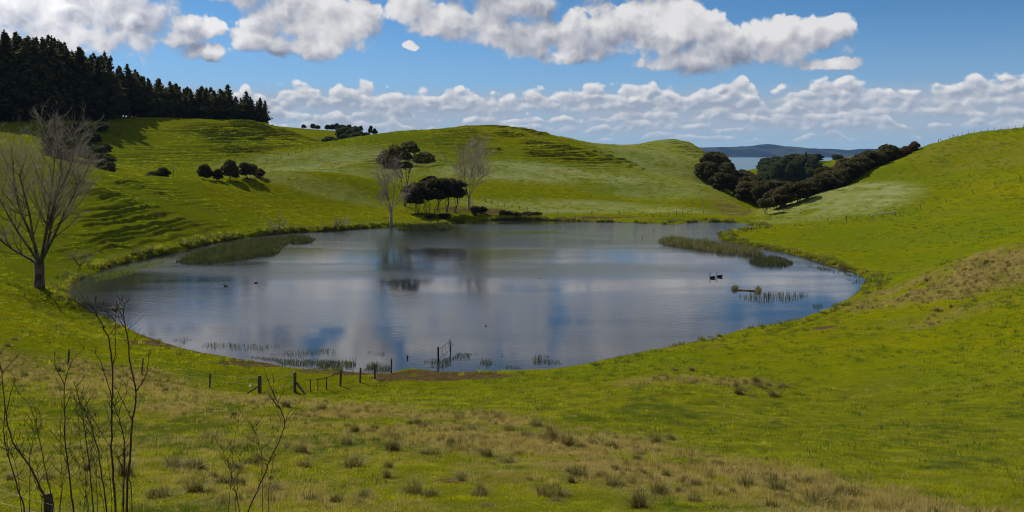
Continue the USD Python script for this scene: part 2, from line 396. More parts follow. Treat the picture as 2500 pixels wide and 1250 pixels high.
def hit(px, py, d0=10.0, d1=1200.0):
    """The ground point that lies behind a place of the photograph."""
    d = np.exp(np.linspace(math.log(d0), math.log(d1), 4000))
    p = (px - 1250) / F * d, d, H - (py - HY) / F * d
    below = ground(p[0], p[1]) >= p[2]
    i = int(np.argmax(below)) if below.any() else len(d) - 1
    return np.array([p[0][i], p[1][i], float(ground(p[0][i], p[1][i]))])


def spot(px, d):
    x = (px - 1250) / F * d
    return np.array([x, d, float(ground(x, d))])


# masks of the ground's colours
dry = np.zeros_like(Z)
band = np.array([hit(px, py, 15, 110)[:2] for px, py in ((-60, 890), (0, 900), (250, 925), (450, 972), (700, 1000), (950, 1025), (1150, 1045), (1350, 1082), (1550, 1128), (1750, 1168), (1950, 1212), (2100, 1245), (2250, 1275))])
bt = np.linspace(0, len(band) - 1, 600)
band = np.stack([np.interp(bt, np.arange(len(band)), band[:, k]) for k in (0, 1)], 1)
sel = (RR > 12) & (RR < 95) & front
dist, bi = cKDTree(band).query(np.stack([GX[sel], GY[sel]], 1))
bw = np.interp(bt[bi], [0, 3, 6, 9, 12], [5.5, 5.0, 4.2, 3.0, 2.6])
dry[sel] = np.clip(1.75 - dist / bw - 0.0, 0, 1.15)
for (px, d, rpx, rd, k) in [(250, 34, 700, 10, 0.22), (900, 28, 500, 6, 0.40),
                            (2350, 104, 260, 12, 1.3), (1700, 66, 200, 3.0, 0.5), (2280, 86, 160, 3, 0.5), (2380, 290, 120, 40, 0.25), (1780, 295, 60, 22, 0.6)]:
    dry = np.maximum(dry, k * region(px, d, rpx, rd))
dry *= np.clip(0.62 + 3.4 * fbm2(GX, GY, 3.2, 4, 31) + 1.2 * fbm2(GX, GY, 12, 2, 32), 0, 1)
mud = np.zeros_like(Z)
for (px, d, rpx, rd, k) in [(1090, 73.5, 180, 3.0, 1.1), (830, 75.0, 120, 1.8, 0.9), (960, 73, 60, 2.5, 1.0), (600, 77.5, 110, 1.6, 0.9), (380, 86, 90, 2.4, 0.7), (1160, 262, 110, 7, 0.8), (2015, 90, 30, 1.2, 1.0), (1400, 252, 170, 2.5, 0.9), (1640, 246, 60, 2, 0.8),
                            (1650, 84, 160, 1.0, 0.5), (1790, 286, 50, 14, 0.5), (1130, 27, 70, 0.6, 0.8), (1000, 31, 60, 0.5, 0.6)]:
    mud = np.maximum(mud, k * region(px, d, rpx, rd))
mud *= np.clip(0.75 + 2.5 * fbm2(GX, GY, 2.0, 3, 41), 0, 1)
mud = np.maximum(mud, 0.85 * np.clip(1 - np.abs(SD - 0.25) / 0.5, 0, 1) * np.clip(0.5 + 2 * fbm2(GX, GY, 7, 2, 42), 0, 1) * near_pond)
mud = np.maximum(mud, region(1880, 203, 150, 14) * np.clip(1 - np.abs(SD - 0.55) / 0.7, 0, 1))
mud = np.maximum(mud, region(1400, 252, 260, 8) * np.clip(1 - np.abs(SD - 0.7) / 0.9, 0, 1) * 0.9)
mud = np.where(SD < 0, 1.0, mud)
pale = np.zeros_like(Z)
for (px, d, rpx, rd, k) in [(800, 345, 260, 34, 0.75), (1450, 275, 320, 14, 0.7), (1330, 330, 280, 18, 0.9), (2040, 262, 170, 26, 1.0), (1600, 420, 160, 60, 0.6), (1560, 330, 200, 30, 0.5), (700, 262, 260, 8, 0.4), (1950, 238, 120, 8, 0.5)]:
    pale = np.maximum(pale, k * region(px, d, rpx, rd))
pale *= np.clip(0.60 + 1.6 * fbm2(GX, GY, 14, 3, 51) + 1.8 * fbm2(GX, GY, 2.5, 3, 52), 0, 1)
pale *= np.clip(1 - step_mask, 0, 1)
thatch = np.clip((80 - RR) / 30, 0, 1) * np.clip(SD / 3, 0, 1)  # ground coloured darker near the camera so gaps between blades read dark
rut = np.array([hit(px, py, 60, 200)[:2] for px, py in ((1900, 815), (1990, 785), (2060, 757), (2120, 728), (2180, 700), (2230, 672), (2275, 655), (2330, 632))])
rt = np.linspace(0, len(rut) - 1, 500)
rut = np.stack([np.interp(rt, np.arange(len(rut)), rut[:, k]) for k in (0, 1)], 1)
rsel = (RR > 70) & (RR < 160) & front & (PX > 1800)
rd_ = cKDTree(rut).query(np.stack([GX[rsel], GY[rsel]], 1))[0]
ruts = np.exp(-((rd_ - 0.85) / 0.28) ** 2) * np.clip(SD[rsel] / 1.5, 0, 1)
Z[rsel] -= 0.10 * ruts
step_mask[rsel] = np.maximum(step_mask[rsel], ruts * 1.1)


def primvar(mesh, name, values):
    UsdGeom.PrimvarsAPI(mesh).CreatePrimvar(name, Sdf.ValueTypeNames.FloatArray, 'vertex').Set(Vt.FloatArray.FromNumpy(np.asarray(values, np.float32).ravel()))


def grass_graph():
    g = Graph()
    p = g.add('geometry', 'position')
    n1 = g.noise(p, 0.05, 3.0, 0.55)
    n2 = g.noise(p, 0.45, 4.0, 0.6)
    n3 = g.noise(p, 3.2, 4.0, 0.65)
    n4 = g.noise(g.v('multiply', p, (1.0, 1.0, 0.4)), 14.0, 3.0, 0.7)
    green = g.mix(g.step(n1, 0.35, 0.65), GRASS_A, GRASS_B)
    n0 = g.noise(p, 0.018, 3.0, 0.6)
    green = g.mix(g.step(n2, 0.38, 0.68), green, GRASS_C)
    green = g.mix(g.step(n0, 0.44, 0.62, 0.0, 0.75), green, (0.110, 0.148, 0.005))
    green = g.mix(g.step(g.noise(p, 0.12, 4.0, 0.65), 0.52, 0.72, 0.0, 0.6), green, (0.150, 0.135, 0.016))
    green = g.mix(g.step(g.noise(p, 0.9, 4.0, 0.65), 0.58, 0.70, 0.0, 0.7), green, (0.055, 0.080, 0.006))
    green = g.mix(g.step(n3, 0.50, 0.74, 0.0, 0.75), green, GRASS_DARK)
    green = g.mix(g.step(n4, 0.55, 0.75, 0.0, 0.40), green, GRASS_LIGHT)
    green = g.mix(g.math('multiply', g.attr('pale'), g.step(n3, 0.3, 0.6, 0.45, 0.9)), green, PALE)
    green = g.mix(g.math('multiply', g.attr('thatch'), 0.40), green, (0.060, 0.062, 0.010))
    green = g.mix(g.math('multiply', g.attr('track'), 0.55), green, (0.050, 0.048, 0.012))  # darker colour on the step risers and along the wheel ruts
    dcol = g.mix(g.step(n4, 0.35, 0.65), DRY_A, DRY_B)
    dcol = g.mix(g.step(n3, 0.48, 0.68, 0.0, 0.7), dcol, GRASS_DARK)
    col = g.mix(g.attr('dry'), green, dcol)
    mcol = g.mix(g.step(n3, 0.35, 0.65), (0.060, 0.040, 0.016), (0.13, 0.088, 0.040))
    mfac = g.step(g.math('multiply_add', n3, 0.6, g.math('subtract', g.attr('mud'), 0.30)), 0.25, 0.65)
    col = g.mix(mfac, col, mcol)
    h = g.math('add', g.math('multiply', n4, 0.06), g.math('multiply', n3, 0.22))
    bump = g.add('bump', 'normal', height=h, strength=0.9, distance=1.0)
    a = g.add('diffuse_bsdf', 'BSDF', color=col, normal=bump, roughness=0.6)
    s = g.add('sheen_bsdf', 'BSDF', color=g.mix(1.0, col, (1.3, 1.3, 1.3), 'multiply'), normal=bump, roughness=0.5)
    return g, g.add('mix_closure', 'closure', fac=0.25, closure1=a, closure2=s)


GRASS_A, GRASS_B, GRASS_C = (0.155, 0.160, 0.002), (0.190, 0.184, 0.002), (0.118, 0.145, 0.002)
GRASS_DARK, GRASS_LIGHT, PALE = (0.050, 0.055, 0.004), (0.25, 0.26, 0.02), (0.30, 0.33, 0.15)
DRY_A, DRY_B = (0.15, 0.120, 0.030), (0.27, 0.21, 0.075)
g, out = grass_graph()
g.done('pasture', surface=out)

nr, na = Z.shape
verts = np.stack([GX, GY, Z], -1).reshape(-1, 3)
i, j = np.meshgrid(np.arange(nr - 1), np.arange(na - 1), indexing='ij')
q = np.stack([i * na + j, (i + 1) * na + j, (i + 1) * na + j + 1, i * na + j + 1], -1).reshape(-1, 4)
faces = np.vstack([q[:, [0, 2, 1]], q[:, [0, 3, 2]]])
cap = np.stack([np.zeros(na - 1, int), np.arange(1, na - 1 + 1), np.arange(0, na - 1)], 1)[1:]
faces = np.vstack([faces, cap[:, [0, 2, 1]]])
land = usdkit.mesh(stage, '/World/hills', (verts, faces), '/World/Looks/pasture', smooth=True)
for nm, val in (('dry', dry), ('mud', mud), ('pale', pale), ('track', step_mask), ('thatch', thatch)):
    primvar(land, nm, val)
say(land.GetPrim(), 'rolling green pasture hills around the pond', kind='structure')

# ------------------------------------------------------------------ water
g = Graph()
p = g.add('geometry', 'position')
calm = g.noise(g.v('multiply', p, (0.010, 0.034, 0.0)), 1.0, 3.0, 0.55)
ruffle = g.math('multiply', g.step(calm, 0.40, 0.60, 0.12, 0.85), g.step(g.add('separate_xyz', 'y', vector=p), 110.0, 190.0, 0.16, 1.0))
pw = g.v('multiply', p, (1.0, 1.7, 1.0))
wv = g.math('add', g.math('multiply', g.noise(pw, 0.9, 2.0, 0.5), 0.10), g.math('multiply', g.noise(pw, 2.6, 4.0, 0.65), 0.055))
bump = g.add('bump', 'normal', height=g.math('multiply', wv, ruffle), strength=1.0, distance=1.0)
out = g.add('principled_bsdf', 'BSDF', base_color=(0.010, 0.013, 0.015), roughness=0.03, ior=1.33, normal=bump)
g.done('pond_water', surface=out)
g = Graph()
out = g.add('principled_bsdf', 'BSDF', base_color=(0.06, 0.11, 0.14), roughness=0.35, ior=1.33)
g.done('sea_water', surface=out)
wv_, wf_ = trimesh.creation.triangulate_polygon(POND.buffer(0.5), engine='earcut')
w = usdkit.mesh(stage, '/World/pond_water', (np.c_[wv_, np.zeros(len(wv_))], wf_), '/World/Looks/pond_water')
n_up = np.array(w.GetPointsAttr().Get())
say(w.GetPrim(), 'rippled pond reflecting the sky', kind='structure')
th = np.linspace(0, 2 * np.pi, 97)[:-1]
sv = np.vstack([np.c_[1200 * np.sin(th), 1200 * np.cos(th)], np.c_[40000 * np.sin(th), 40000 * np.cos(th)]])
k = np.arange(96)
sf = np.vstack([np.c_[k, k + 96, (k + 1) % 96], np.c_[(k + 1) % 96, k + 96, (k + 1) % 96 + 96]])
s = usdkit.mesh(stage, '/World/sea_water', (np.c_[sv, np.full(len(sv), -20.0)], sf[:, ::-1]), '/World/Looks/sea_water')
say(s.GetPrim(), 'strip of pale sea beyond the hills', kind='structure')

# ------------------------------------------------------------------ materials of plants and timber
def plain(name, a, b, scale=3.0, rough=0.9, translucent=0.0, detail=3.0, spec=0.2, per_object=0.0):
    g = Graph()
    p = g.add('geometry', 'position')
    n = g.noise(p, scale, detail, 0.6)
    f = g.step(n, 0.32, 0.68)
    if per_object:
        f = g.math('add', g.math('multiply', f, 1 - per_object), g.math('multiply', g.add('object_info', 'random'), per_object))
    col = g.mix(f, a, b)
    s = g.add('principled_bsdf', 'BSDF', base_color=col, roughness=rough, specular_ior_level=spec)
    if translucent:
        t = g.add('translucent_bsdf', 'BSDF', color=g.mix(1.0, col, (1.25, 1.3, 0.8), 'multiply'))
        s = g.add('mix_closure', 'closure', fac=translucent, closure1=s, closure2=t)
    return g.done(name, surface=s)


plain('pine_needles', (0.018, 0.024, 0.008), (0.105, 0.098, 0.034), 0.5, 0.8, 0.25, per_object=0.4)
plain('pine_bark', (0.035, 0.028, 0.022), (0.07, 0.055, 0.042), 2.0)
plain('kanuka_leaves', (0.020, 0.022, 0.008), (0.120, 0.100, 0.042), 1.5, 0.8, 0.25, per_object=0.45)
plain('scrub_leaves', (0.022, 0.032, 0.010), (0.075, 0.090, 0.028), 1.0, 0.8, 0.2, per_object=0.4)
plain('red_brown_leaves', (0.085, 0.045, 0.022), (0.15, 0.085, 0.045), 0.8, 0.9, 0.15)
plain('grey_bark', (0.16, 0.13, 0.10), (0.30, 0.26, 0.215), 1.4)
plain('brown_bark', (0.032, 0.025, 0.019), (0.105, 0.082, 0.062), 1.0)
plain('twig_bark', (0.20, 0.155, 0.115), (0.38, 0.32, 0.26), 0.7)
plain('brown_twigs', (0.12, 0.088, 0.065), (0.26, 0.20, 0.155), 0.7)
plain('dark_stem', (0.022, 0.014, 0.011), (0.055, 0.038, 0.028), 9.0)
plain('dry_stem', (0.20, 0.17, 0.09), (0.34, 0.29, 0.16), 9.0)
plain('old_timber', (0.030, 0.025, 0.020), (0.085, 0.072, 0.060), 6.0)
plain('grey_timber', (0.20, 0.19, 0.17), (0.42, 0.40, 0.36), 5.0)
plain('fence_wire', (0.30, 0.30, 0.29), (0.45, 0.45, 0.43), 3.0, 0.5, spec=0.5)
plain('white_plastic', (0.55, 0.55, 0.52), (0.7, 0.7, 0.68), 5.0, 0.5)
plain('black_feathers', (0.008, 0.008, 0.009), (0.020, 0.019, 0.019), 8.0, 0.6)
plain('red_bill', (0.40, 0.03, 0.02), (0.45, 0.05, 0.03), 8.0, 0.4)
plain('white_feathers', (0.7, 0.7, 0.68), (0.8, 0.8, 0.78), 8.0, 0.7)
plain('brown_feathers', (0.03, 0.024, 0.018), (0.06, 0.048, 0.035), 12.0, 0.7)
plain('reed_blades', (0.060, 0.070, 0.022), (0.17, 0.15, 0.07), 0.8, 0.8, 0.25, per_object=0.0)
plain('dark_reed_blades', (0.022, 0.034, 0.010), (0.080, 0.085, 0.030), 0.8, 0.8, 0.25)
plain('green_blades', (0.115, 0.130, 0.003), (0.29, 0.285, 0.006), 0.7, 0.7, 0.45, per_object=0.3)
plain('lush_blades', (0.050, 0.080, 0.006), (0.11, 0.14, 0.010), 0.7, 0.7, 0.40, per_object=0.4)
plain('pale_blades', (0.20, 0.22, 0.07), (0.32, 0.34, 0.14), 1.0, 0.7, 0.4)
plain('dry_blades', (0.18, 0.140, 0.040), (0.40, 0.31, 0.13), 1.1, 0.8, 0.35, per_object=0.5)
plain('tussock_blades', (0.048, 0.045, 0.010), (0.18, 0.145, 0.045), 3.5, 0.8, 0.30, per_object=0.5)
plain('bare_earth', (0.16, 0.10, 0.055), (0.30, 0.20, 0.12), 2.0, 0.95)


# ------------------------------------------------------------------ mesh builders
class Mesh:
    def __init__(self):
        self.v, self.f, self.n = [], [], 0

    def put(self, v, f):
        self.v.append(np.asarray(v, float))
        self.f.append(np.asarray(f, int) + self.n)
        self.n += len(v)

    def get(self):
        return np.vstack(self.v), np.vstack(self.f)

    def tube(self, pts, rad, sides=5):
        p = np.asarray(pts, float)
        rad = np.broadcast_to(rad, (len(p),))
        t = np.gradient(p, axis=0)
        t /= np.linalg.norm(t, axis=1, keepdims=True) + 1e-12
        ref = np.array([0, 0, 1.0]) if abs(t[0, 2]) < 0.9 else np.array([1.0, 0, 0])
        a = np.cross(t, ref)
        a /= np.linalg.norm(a, axis=1, keepdims=True) + 1e-12
        b = np.cross(t, a)
        an = np.arange(sides) * 2 * np.pi / sides
        v = p[:, None] + rad[:, None, None] * (np.cos(an)[None, :, None] * a[:, None] + np.sin(an)[None, :, None] * b[:, None])
        i, j = np.meshgrid(np.arange(len(p) - 1), np.arange(sides), indexing='ij')
        q = np.stack([i * sides + j, i * sides + (j + 1) % sides, (i + 1) * sides + (j + 1) % sides, (i + 1) * sides + j], -1).reshape(-1, 4)
        f = np.vstack([q[:, [0, 2, 1]], q[:, [0, 3, 2]]])
        m = len(p) * sides
        caps = [[0, k, k + 1] for k in range(1, sides - 1)] + [[m - sides, m - sides + k + 1, m - sides + k] for k in range(1, sides - 1)]
        self.put(v.reshape(-1, 3), np.vstack([f, caps]))

    def leaves(self, c, size, rng, flat=0.0, aspect=1.6):
        """Small leaf sprays as bent diamonds of two triangles at the points c."""
        c = np.asarray(c, float)
        n = len(c)
        u = rng.normal(size=(n, 3))
        u[:, 2] *= 1 - flat
        u /= np.linalg.norm(u, axis=1, keepdims=True)
        w = rng.normal(size=(n, 3))
        w -= (w * u).sum(1, keepdims=True) * u
        w /= np.linalg.norm(w, axis=1, keepdims=True)
        s = (np.broadcast_to(size, (n,)) * rng.uniform(0.6, 1.3, n))[:, None]
        k = np.cross(u, w) * s * 0.18
        v = np.stack([c - u * s * aspect / 2, c + w * s / 2 + k, c + u * s * aspect / 2, c - w * s / 2 + k], 1).reshape(-1, 3)
        b = np.arange(n)[:, None] * 4
        self.put(v, np.vstack([b + [0, 1, 2], b + [0, 2, 3]]))

    def blades(self, base, height, width, rng, lean=0.35, bend=True):
        """Grass or reed blades standing on the points base."""
        base = np.asarray(base, float)
        n = len(base)
        h = np.broadcast_to(height, (n,)) * rng.uniform(0.55, 1.15, n)
        a, l = rng.uniform(0, 2 * np.pi, n), np.abs(rng.normal(0, lean, n))
        d = np.stack([np.cos(a) * np.sin(l), np.sin(a) * np.sin(l), np.cos(l)], 1)
        s = np.stack([-np.sin(a + rng.uniform(-1, 1, n)), np.cos(a), np.zeros(n)], 1) * (np.broadcast_to(width, (n,)) / 2)[:, None]
        if not bend:
            self.put(np.stack([base - s, base + s, base + d * h[:, None]], 1).reshape(-1, 3), np.arange(3 * n).reshape(-1, 3))
            return
        mid = base + d * (h * 0.6)[:, None]
        tip = mid + (d * [1.9, 1.9, 0.75]) * (h * 0.45)[:, None]
        v = np.stack([base - s, base + s, mid + s * 0.7, mid - s * 0.7, tip], 1).reshape(-1, 3)
        b = np.arange(n)[:, None] * 5
        self.put(v, np.vstack([b + [0, 1, 2], b + [0, 2, 3], b + [3, 2, 4]]))


def rounded_post(r, h, sides=9, seed=0, lean=(0, 0), square=False):
    """A weathered fence post with a chamfered, slightly uneven top."""
    rng = np.random.default_rng(seed)
    m = Mesh()
    n = 4 if square else sides
    an = np.arange(n) * 2 * np.pi / n + math.pi / 4
    zz = np.array([-0.4, 0.0, 0.35, 0.7, 0.96, 1.0]) * h
    rr = np.array([1.05, 1.03, 1.0, 0.98, 0.95, 0.78]) * r * (1.25 if square else 1)
    v = np.stack([np.stack([np.cos(an) * q * (1 + 0.06 * rng.normal(size=n)) + lean[0] * z / h, np.sin(an) * q * (1 + 0.06 * rng.normal(size=n)) + lean[1] * z / h, np.full(n, z) + (0.02 * rng.normal(size=n) if k == 5 else 0)], 1) for k, (z, q) in enumerate(zip(zz, rr))])
    f = []
    for k in range(5):
        for j in range(n):
            f += [[k * n + j, k * n + (j + 1) % n, (k + 1) * n + (j + 1) % n], [k * n + j, (k + 1) * n + (j + 1) % n, (k + 1) * n + j]]
    f += [[5 * n, 5 * n + j, 5 * n + j + 1] for j in range(1, n - 1)]
    m.put(v.reshape(-1, 3), f)
    return m.get()


def make_pine(path, h, seed, crown_from=0.38, width=0.16):
    rng = np.random.default_rng(seed)
    root = proto(path)
    t = Mesh()
    sway = np.cumsum(rng.normal(0, 0.012 * h, (9, 2)), 0) * np.linspace(0, 1, 9)[:, None]
    zs = np.linspace(-0.6, h, 9)
    axis = np.c_[sway, zs]
    t.tube(axis, np.linspace(h * 0.0125, 0.02, 9), 7)
    L = Mesh()
    lev = crown_from
    while lev < 0.995:
        z = lev * h
        ax = np.array([np.interp(z, zs, axis[:, 0]), np.interp(z, zs, axis[:, 1])])
        u = (lev - crown_from) / (1 - crown_from)
        reach = h * width * min(1.0, 1.30 * (1 - u)) ** 1.05 * min(1.0, 0.55 + u * 2.0) * rng.uniform(0.6, 1.2) + 0.22
        for b in range(rng.integers(4, 7)):
            a = rng.uniform(0, 2 * np.pi)
            ln = reach * rng.uniform(0.6, 1.2)
            s = np.linspace(0, 1, 5)
            rise = rng.uniform(0.05, 0.45) + 0.5 * u
            pts = np.stack([ax[0] + np.cos(a) * ln * s, ax[1] + np.sin(a) * ln * s, z + ln * (rise * s ** 1.6 - 0.12 * s)], 1)
            t.tube(pts[[0, 2, 4]], [0.055, 0.035, 0.015], 3)
            k = int(6 + 5.5 * ln)
            q = rng.uniform(0.35, 1.05, k)
            c = np.stack([np.interp(q, s, pts[:, i]) for i in range(3)], 1) + rng.normal(0, 0.10 * ln + 0.10, (k, 3)) * [1, 1, 0.7]
            L.leaves(c, (0.34 + 0.016 * h) * (1.15 - 0.65 * u), rng, 0.25, 1.9)
        lev += rng.uniform(0.018, 0.034) * (1.25 - 0.5 * u)
    tip = np.array([axis[-1] + [0, 0, -q] for q in rng.uniform(-0.5, 0.1 * h, 30)]) + rng.normal(0, 0.09, (30, 3))
    L.leaves(tip, 0.30, rng, 0, 2.4)
    part('trunk', root, t.get(), 'pine_bark')
    part('crown', root, L.get(), 'pine_needles')
    return root.GetPath()


def canopy_tree(root, lobes, rng, leaf=0.34, per=300, leaves_mat='kanuka_leaves', bark='brown_bark', stems=4, trunk_r=0.11, spread=0.5):
    """A bushy tree: stems fork up into leafy lobes (x, y, z, rx, rz)."""
    t, L, forks = Mesh(), Mesh(), []
    for k, (x, y, z, rx, rz) in enumerate(lobes):
        b = np.array([rng.normal(0, spread * 0.3), rng.normal(0, spread * 0.3), -0.3])
        top = np.array([x, y, z - 0.2 * rz])
        if k >= stems:
            near_ = min(forks, key=lambda q_: np.linalg.norm(q_ - top))
            b = near_.copy()
        s = np.linspace(0, 1, 6)[:, None]
        path = b + (top - b) * s
        path[:, :2] += ((np.array([x, y]) - b[:2]) * (np.linspace(0, 1, 6)[:, None] ** 1.7 - s))
        path[1:-1] += rng.normal(0, 0.05 * z, (4, 3)) * [1, 1, 0.3]
        t.tube(path, np.linspace(trunk_r, trunk_r * 0.35, 6) * (1 if k < stems else 0.5), 5)
        forks += [path[2], path[3]]
        for w in range(4):
            e = top + rng.normal(0, 0.5, 3) * [rx, rx, rz]
            t.tube([path[3], (path[3] + e) / 2 + rng.normal(0, 0.1, 3), e], [trunk_r * 0.4, trunk_r * 0.25, 0.02], 3)
        n = int(per * rx * rx)
        d = rng.normal(size=(n, 3))
        d /= np.linalg.norm(d, axis=1, keepdims=True)
        d[:, 2] = np.where(d[:, 2] < -0.25, -0.25 + 0.3 * (d[:, 2] + 0.25), d[:, 2])
        bump = 0.50 + 0.62 * meshkit.noise(d * 2.3 + [x * 3.1, y * 1.7, z], 5) + 0.36 * meshkit.noise(d * 5.5 + [x * 1.1, y * 2.7, z], 6)
        r = rng.uniform(0.55, 1.0, n) ** 0.5 * bump
        L.leaves(np.array([x, y, z]) + d * r[:, None] * [rx, rx, rz], leaf, rng, 0.3, 1.5)
    part('trunk', root, t.get(), bark)
    part('crown', root, L.get(), leaves_mat)


def make_bush(path, h, w, seed, n=8, mat='kanuka_leaves', per=330, leaf=0.33):
    rng = np.random.default_rng(seed)
    root = proto(path)
    lobes = []
    for k in range(n):
        a, r = 2 * np.pi * k / n + rng.uniform(-0.5, 0.5), w * 0.5 * rng.uniform(0.25, 0.68)
        if k == 0:
            r = 0
        rx = w * rng.uniform(0.19, 0.28)
        lobes.append((r * np.cos(a), r * np.sin(a), h * (0.82 - 0.55 * (r / (w * 0.5)) ** 1.5) * rng.uniform(0.85, 1.08), rx, rx * rng.uniform(0.6, 0.85)))
    for k in range(max(3, n - 3)):
        a, r = 2 * np.pi * k / max(3, n - 3) + rng.uniform(-0.4, 0.4), w * 0.5 * rng.uniform(0.45, 0.68)
        rx = w * rng.uniform(0.15, 0.22)
        lobes.append((r * np.cos(a), r * np.sin(a), h * rng.uniform(0.22, 0.40), rx, rx * rng.uniform(0.7, 0.95)))
    canopy_tree(root, lobes, rng, leaf=leaf, per=per, leaves_mat=mat)
    return root.GetPath()


def bare_tree(root, h, seed, stems, trunk_h, trunk_r, spread, kids=(9, 7, 5), up=0.22, wood='brown_bark', twig='twig_bark', mains=None, twig_r=0.012, width=None, limb=(0.36, 0.55)):
    rng = np.random.default_rng(seed)
    wood_m, limb_m, twig_m = Mesh(), Mesh(), Mesh()

    def grow(p, d, ln, r, level):
        n = 7 if level < 2 else 5
        pts, q, dd = [p], p, d / np.linalg.norm(d)
        for k in range(n - 1):
            dd = dd + rng.normal(0, 0.085 + 0.03 * level, 3) + np.array([0, 0, up * (0.5 if level == 0 else 1.0) * 0.35])
            dd /= np.linalg.norm(dd)
            q = q + dd * ln / (n - 1)
            pts.append(q)
        pts = np.array(pts)
        rad = np.linspace(r, max(r * (0.35 if level < 2 else 0.45), 0.004), n)
        m = limb_m if level <= 1 else twig_m
        m.tube(pts, rad, 6 if level == 0 else (4 if level == 1 else 3))
        if level >= len(kids):
            return
        for k in range(kids[level]):
            s = rng.uniform(0.22 if level else 0.30, 1.0)
            i = min(int(s * (n - 1)), n - 2)
            b = pts[i] + (pts[i + 1] - pts[i]) * (s * (n - 1) - i)
            ax = pts[i + 1] - pts[i]
            ax /= np.linalg.norm(ax)
            side = rng.normal(size=3)
            side -= side @ ax * ax
            side /= np.linalg.norm(side)
            an = rng.uniform(0.35, 0.85)
            nd = ax * math.cos(an) + side * math.sin(an)
            grow(b, nd, ln * rng.uniform(0.36, 0.60) * (1.15 - 0.45 * s), max(rad[i] * rng.uniform(0.35, 0.55), twig_r * (1 if level < 2 else 0.7)), level + 1)
    tr = np.array([[0, 0, -0.5], [0, 0, 0.15], [0.02, 0.01, trunk_h * 0.5], [0.0, 0.0, trunk_h], [0, 0, trunk_h + 0.4]])
    wood_m.tube(tr, trunk_r * np.array([1.45, 1.18, 1.0, 1.02, 0.75]), 10)
    dirs = mains or [(rng.uniform(0.6, 1.1) * spread, 2 * np.pi * k / stems + rng.uniform(-0.4, 0.4), rng.uniform(0.85, 1.0)) for k in range(stems)]
    for (tilt, az, ln) in dirs:
        d = np.array([math.sin(tilt) * math.cos(az), math.sin(tilt) * math.sin(az), math.cos(tilt)])
        grow(np.array([0, 0, trunk_h * rng.uniform(0.72, 1.0)]) + d * 0.1, d, (h - trunk_h) * ln, trunk_r * rng.uniform(*limb), 0)
    (lv, lf), (tv, tf) = limb_m.get(), twig_m.get()
    kz = (h - trunk_h) / (np.percentile(tv[:, 2], 99.3) - trunk_h)
    kx = 1.0 if width is None else width / (np.percentile(tv[:, 0], 99) - np.percentile(tv[:, 0], 1))
    for v in (lv, tv):
        f = np.clip((v[:, 2] - trunk_h * 0.8) / (trunk_h * 0.5), 0, 1)
        v[:, :2] *= (1 + (kx - 1) * f)[:, None]
        v[:, 2] = np.where(v[:, 2] > trunk_h, trunk_h + (v[:, 2] - trunk_h) * kz, v[:, 2])
    part('trunk', root, wood_m.get(), wood, smooth=40)
    part('limbs', root, (lv, lf), wood)
    part('twigs', root, (tv, tf), twig)


def pole_line(root, name, pts, r, mat, sag=0.0):
    m = Mesh()
    for a, b in zip(pts[:-1], pts[1:]):
        s = np.linspace(0, 1, 7)[:, None]
        q = np.asarray(a) + (np.asarray(b) - np.asarray(a)) * s
        q[:, 2] -= sag * 4 * (s * (1 - s))[:, 0]
        m.tube(q, r, 4)
    return part(name, root, m.get(), mat)


# ------------------------------------------------------------------ pine plantation on the left ridge
PINES = [make_pine(f'pine_kind_{k}', h, 100 + i, cf, w) for i, (k, (h, cf, w)) in enumerate(zip('abcdef', [(30, 0.06, 0.15), (30, 0.15, 0.14), (30, 0.04, 0.17), (30, 0.22, 0.155), (18, 0.03, 0.21), (18, 0.07, 0.24)]))]
rng = np.random.default_rng(3)
TOPX = [-150, 0, 60, 130, 165, 200, 245, 280, 330, 370, 420, 480, 540, 600, 640]
TOPY = [70, 88, 95, 92, 118, 140, 138, 158, 178, 200, 212, 212, 220, 238, 246]
BASEX = [-150, 0, 100, 250, 350, 450, 550, 640]
BASED = [362, 372, 382, 404, 436, 446, 455, 462]
rows = []
for row in range(5):
    px = -140 + row * 5
    while px < 640 - row * 12:
        d = np.interp(px, BASEX, BASED) + row * 6.0 + rng.uniform(-2, 2)
        rows.append((px, d, row))
        px += rng.uniform(13, 22)
ORD = lambda n_: f"{n_}{'th' if 10 < n_ % 100 < 14 else {1: 'st', 2: 'nd', 3: 'rd'}.get(n_ % 10, 'th')}"
count_front = 0
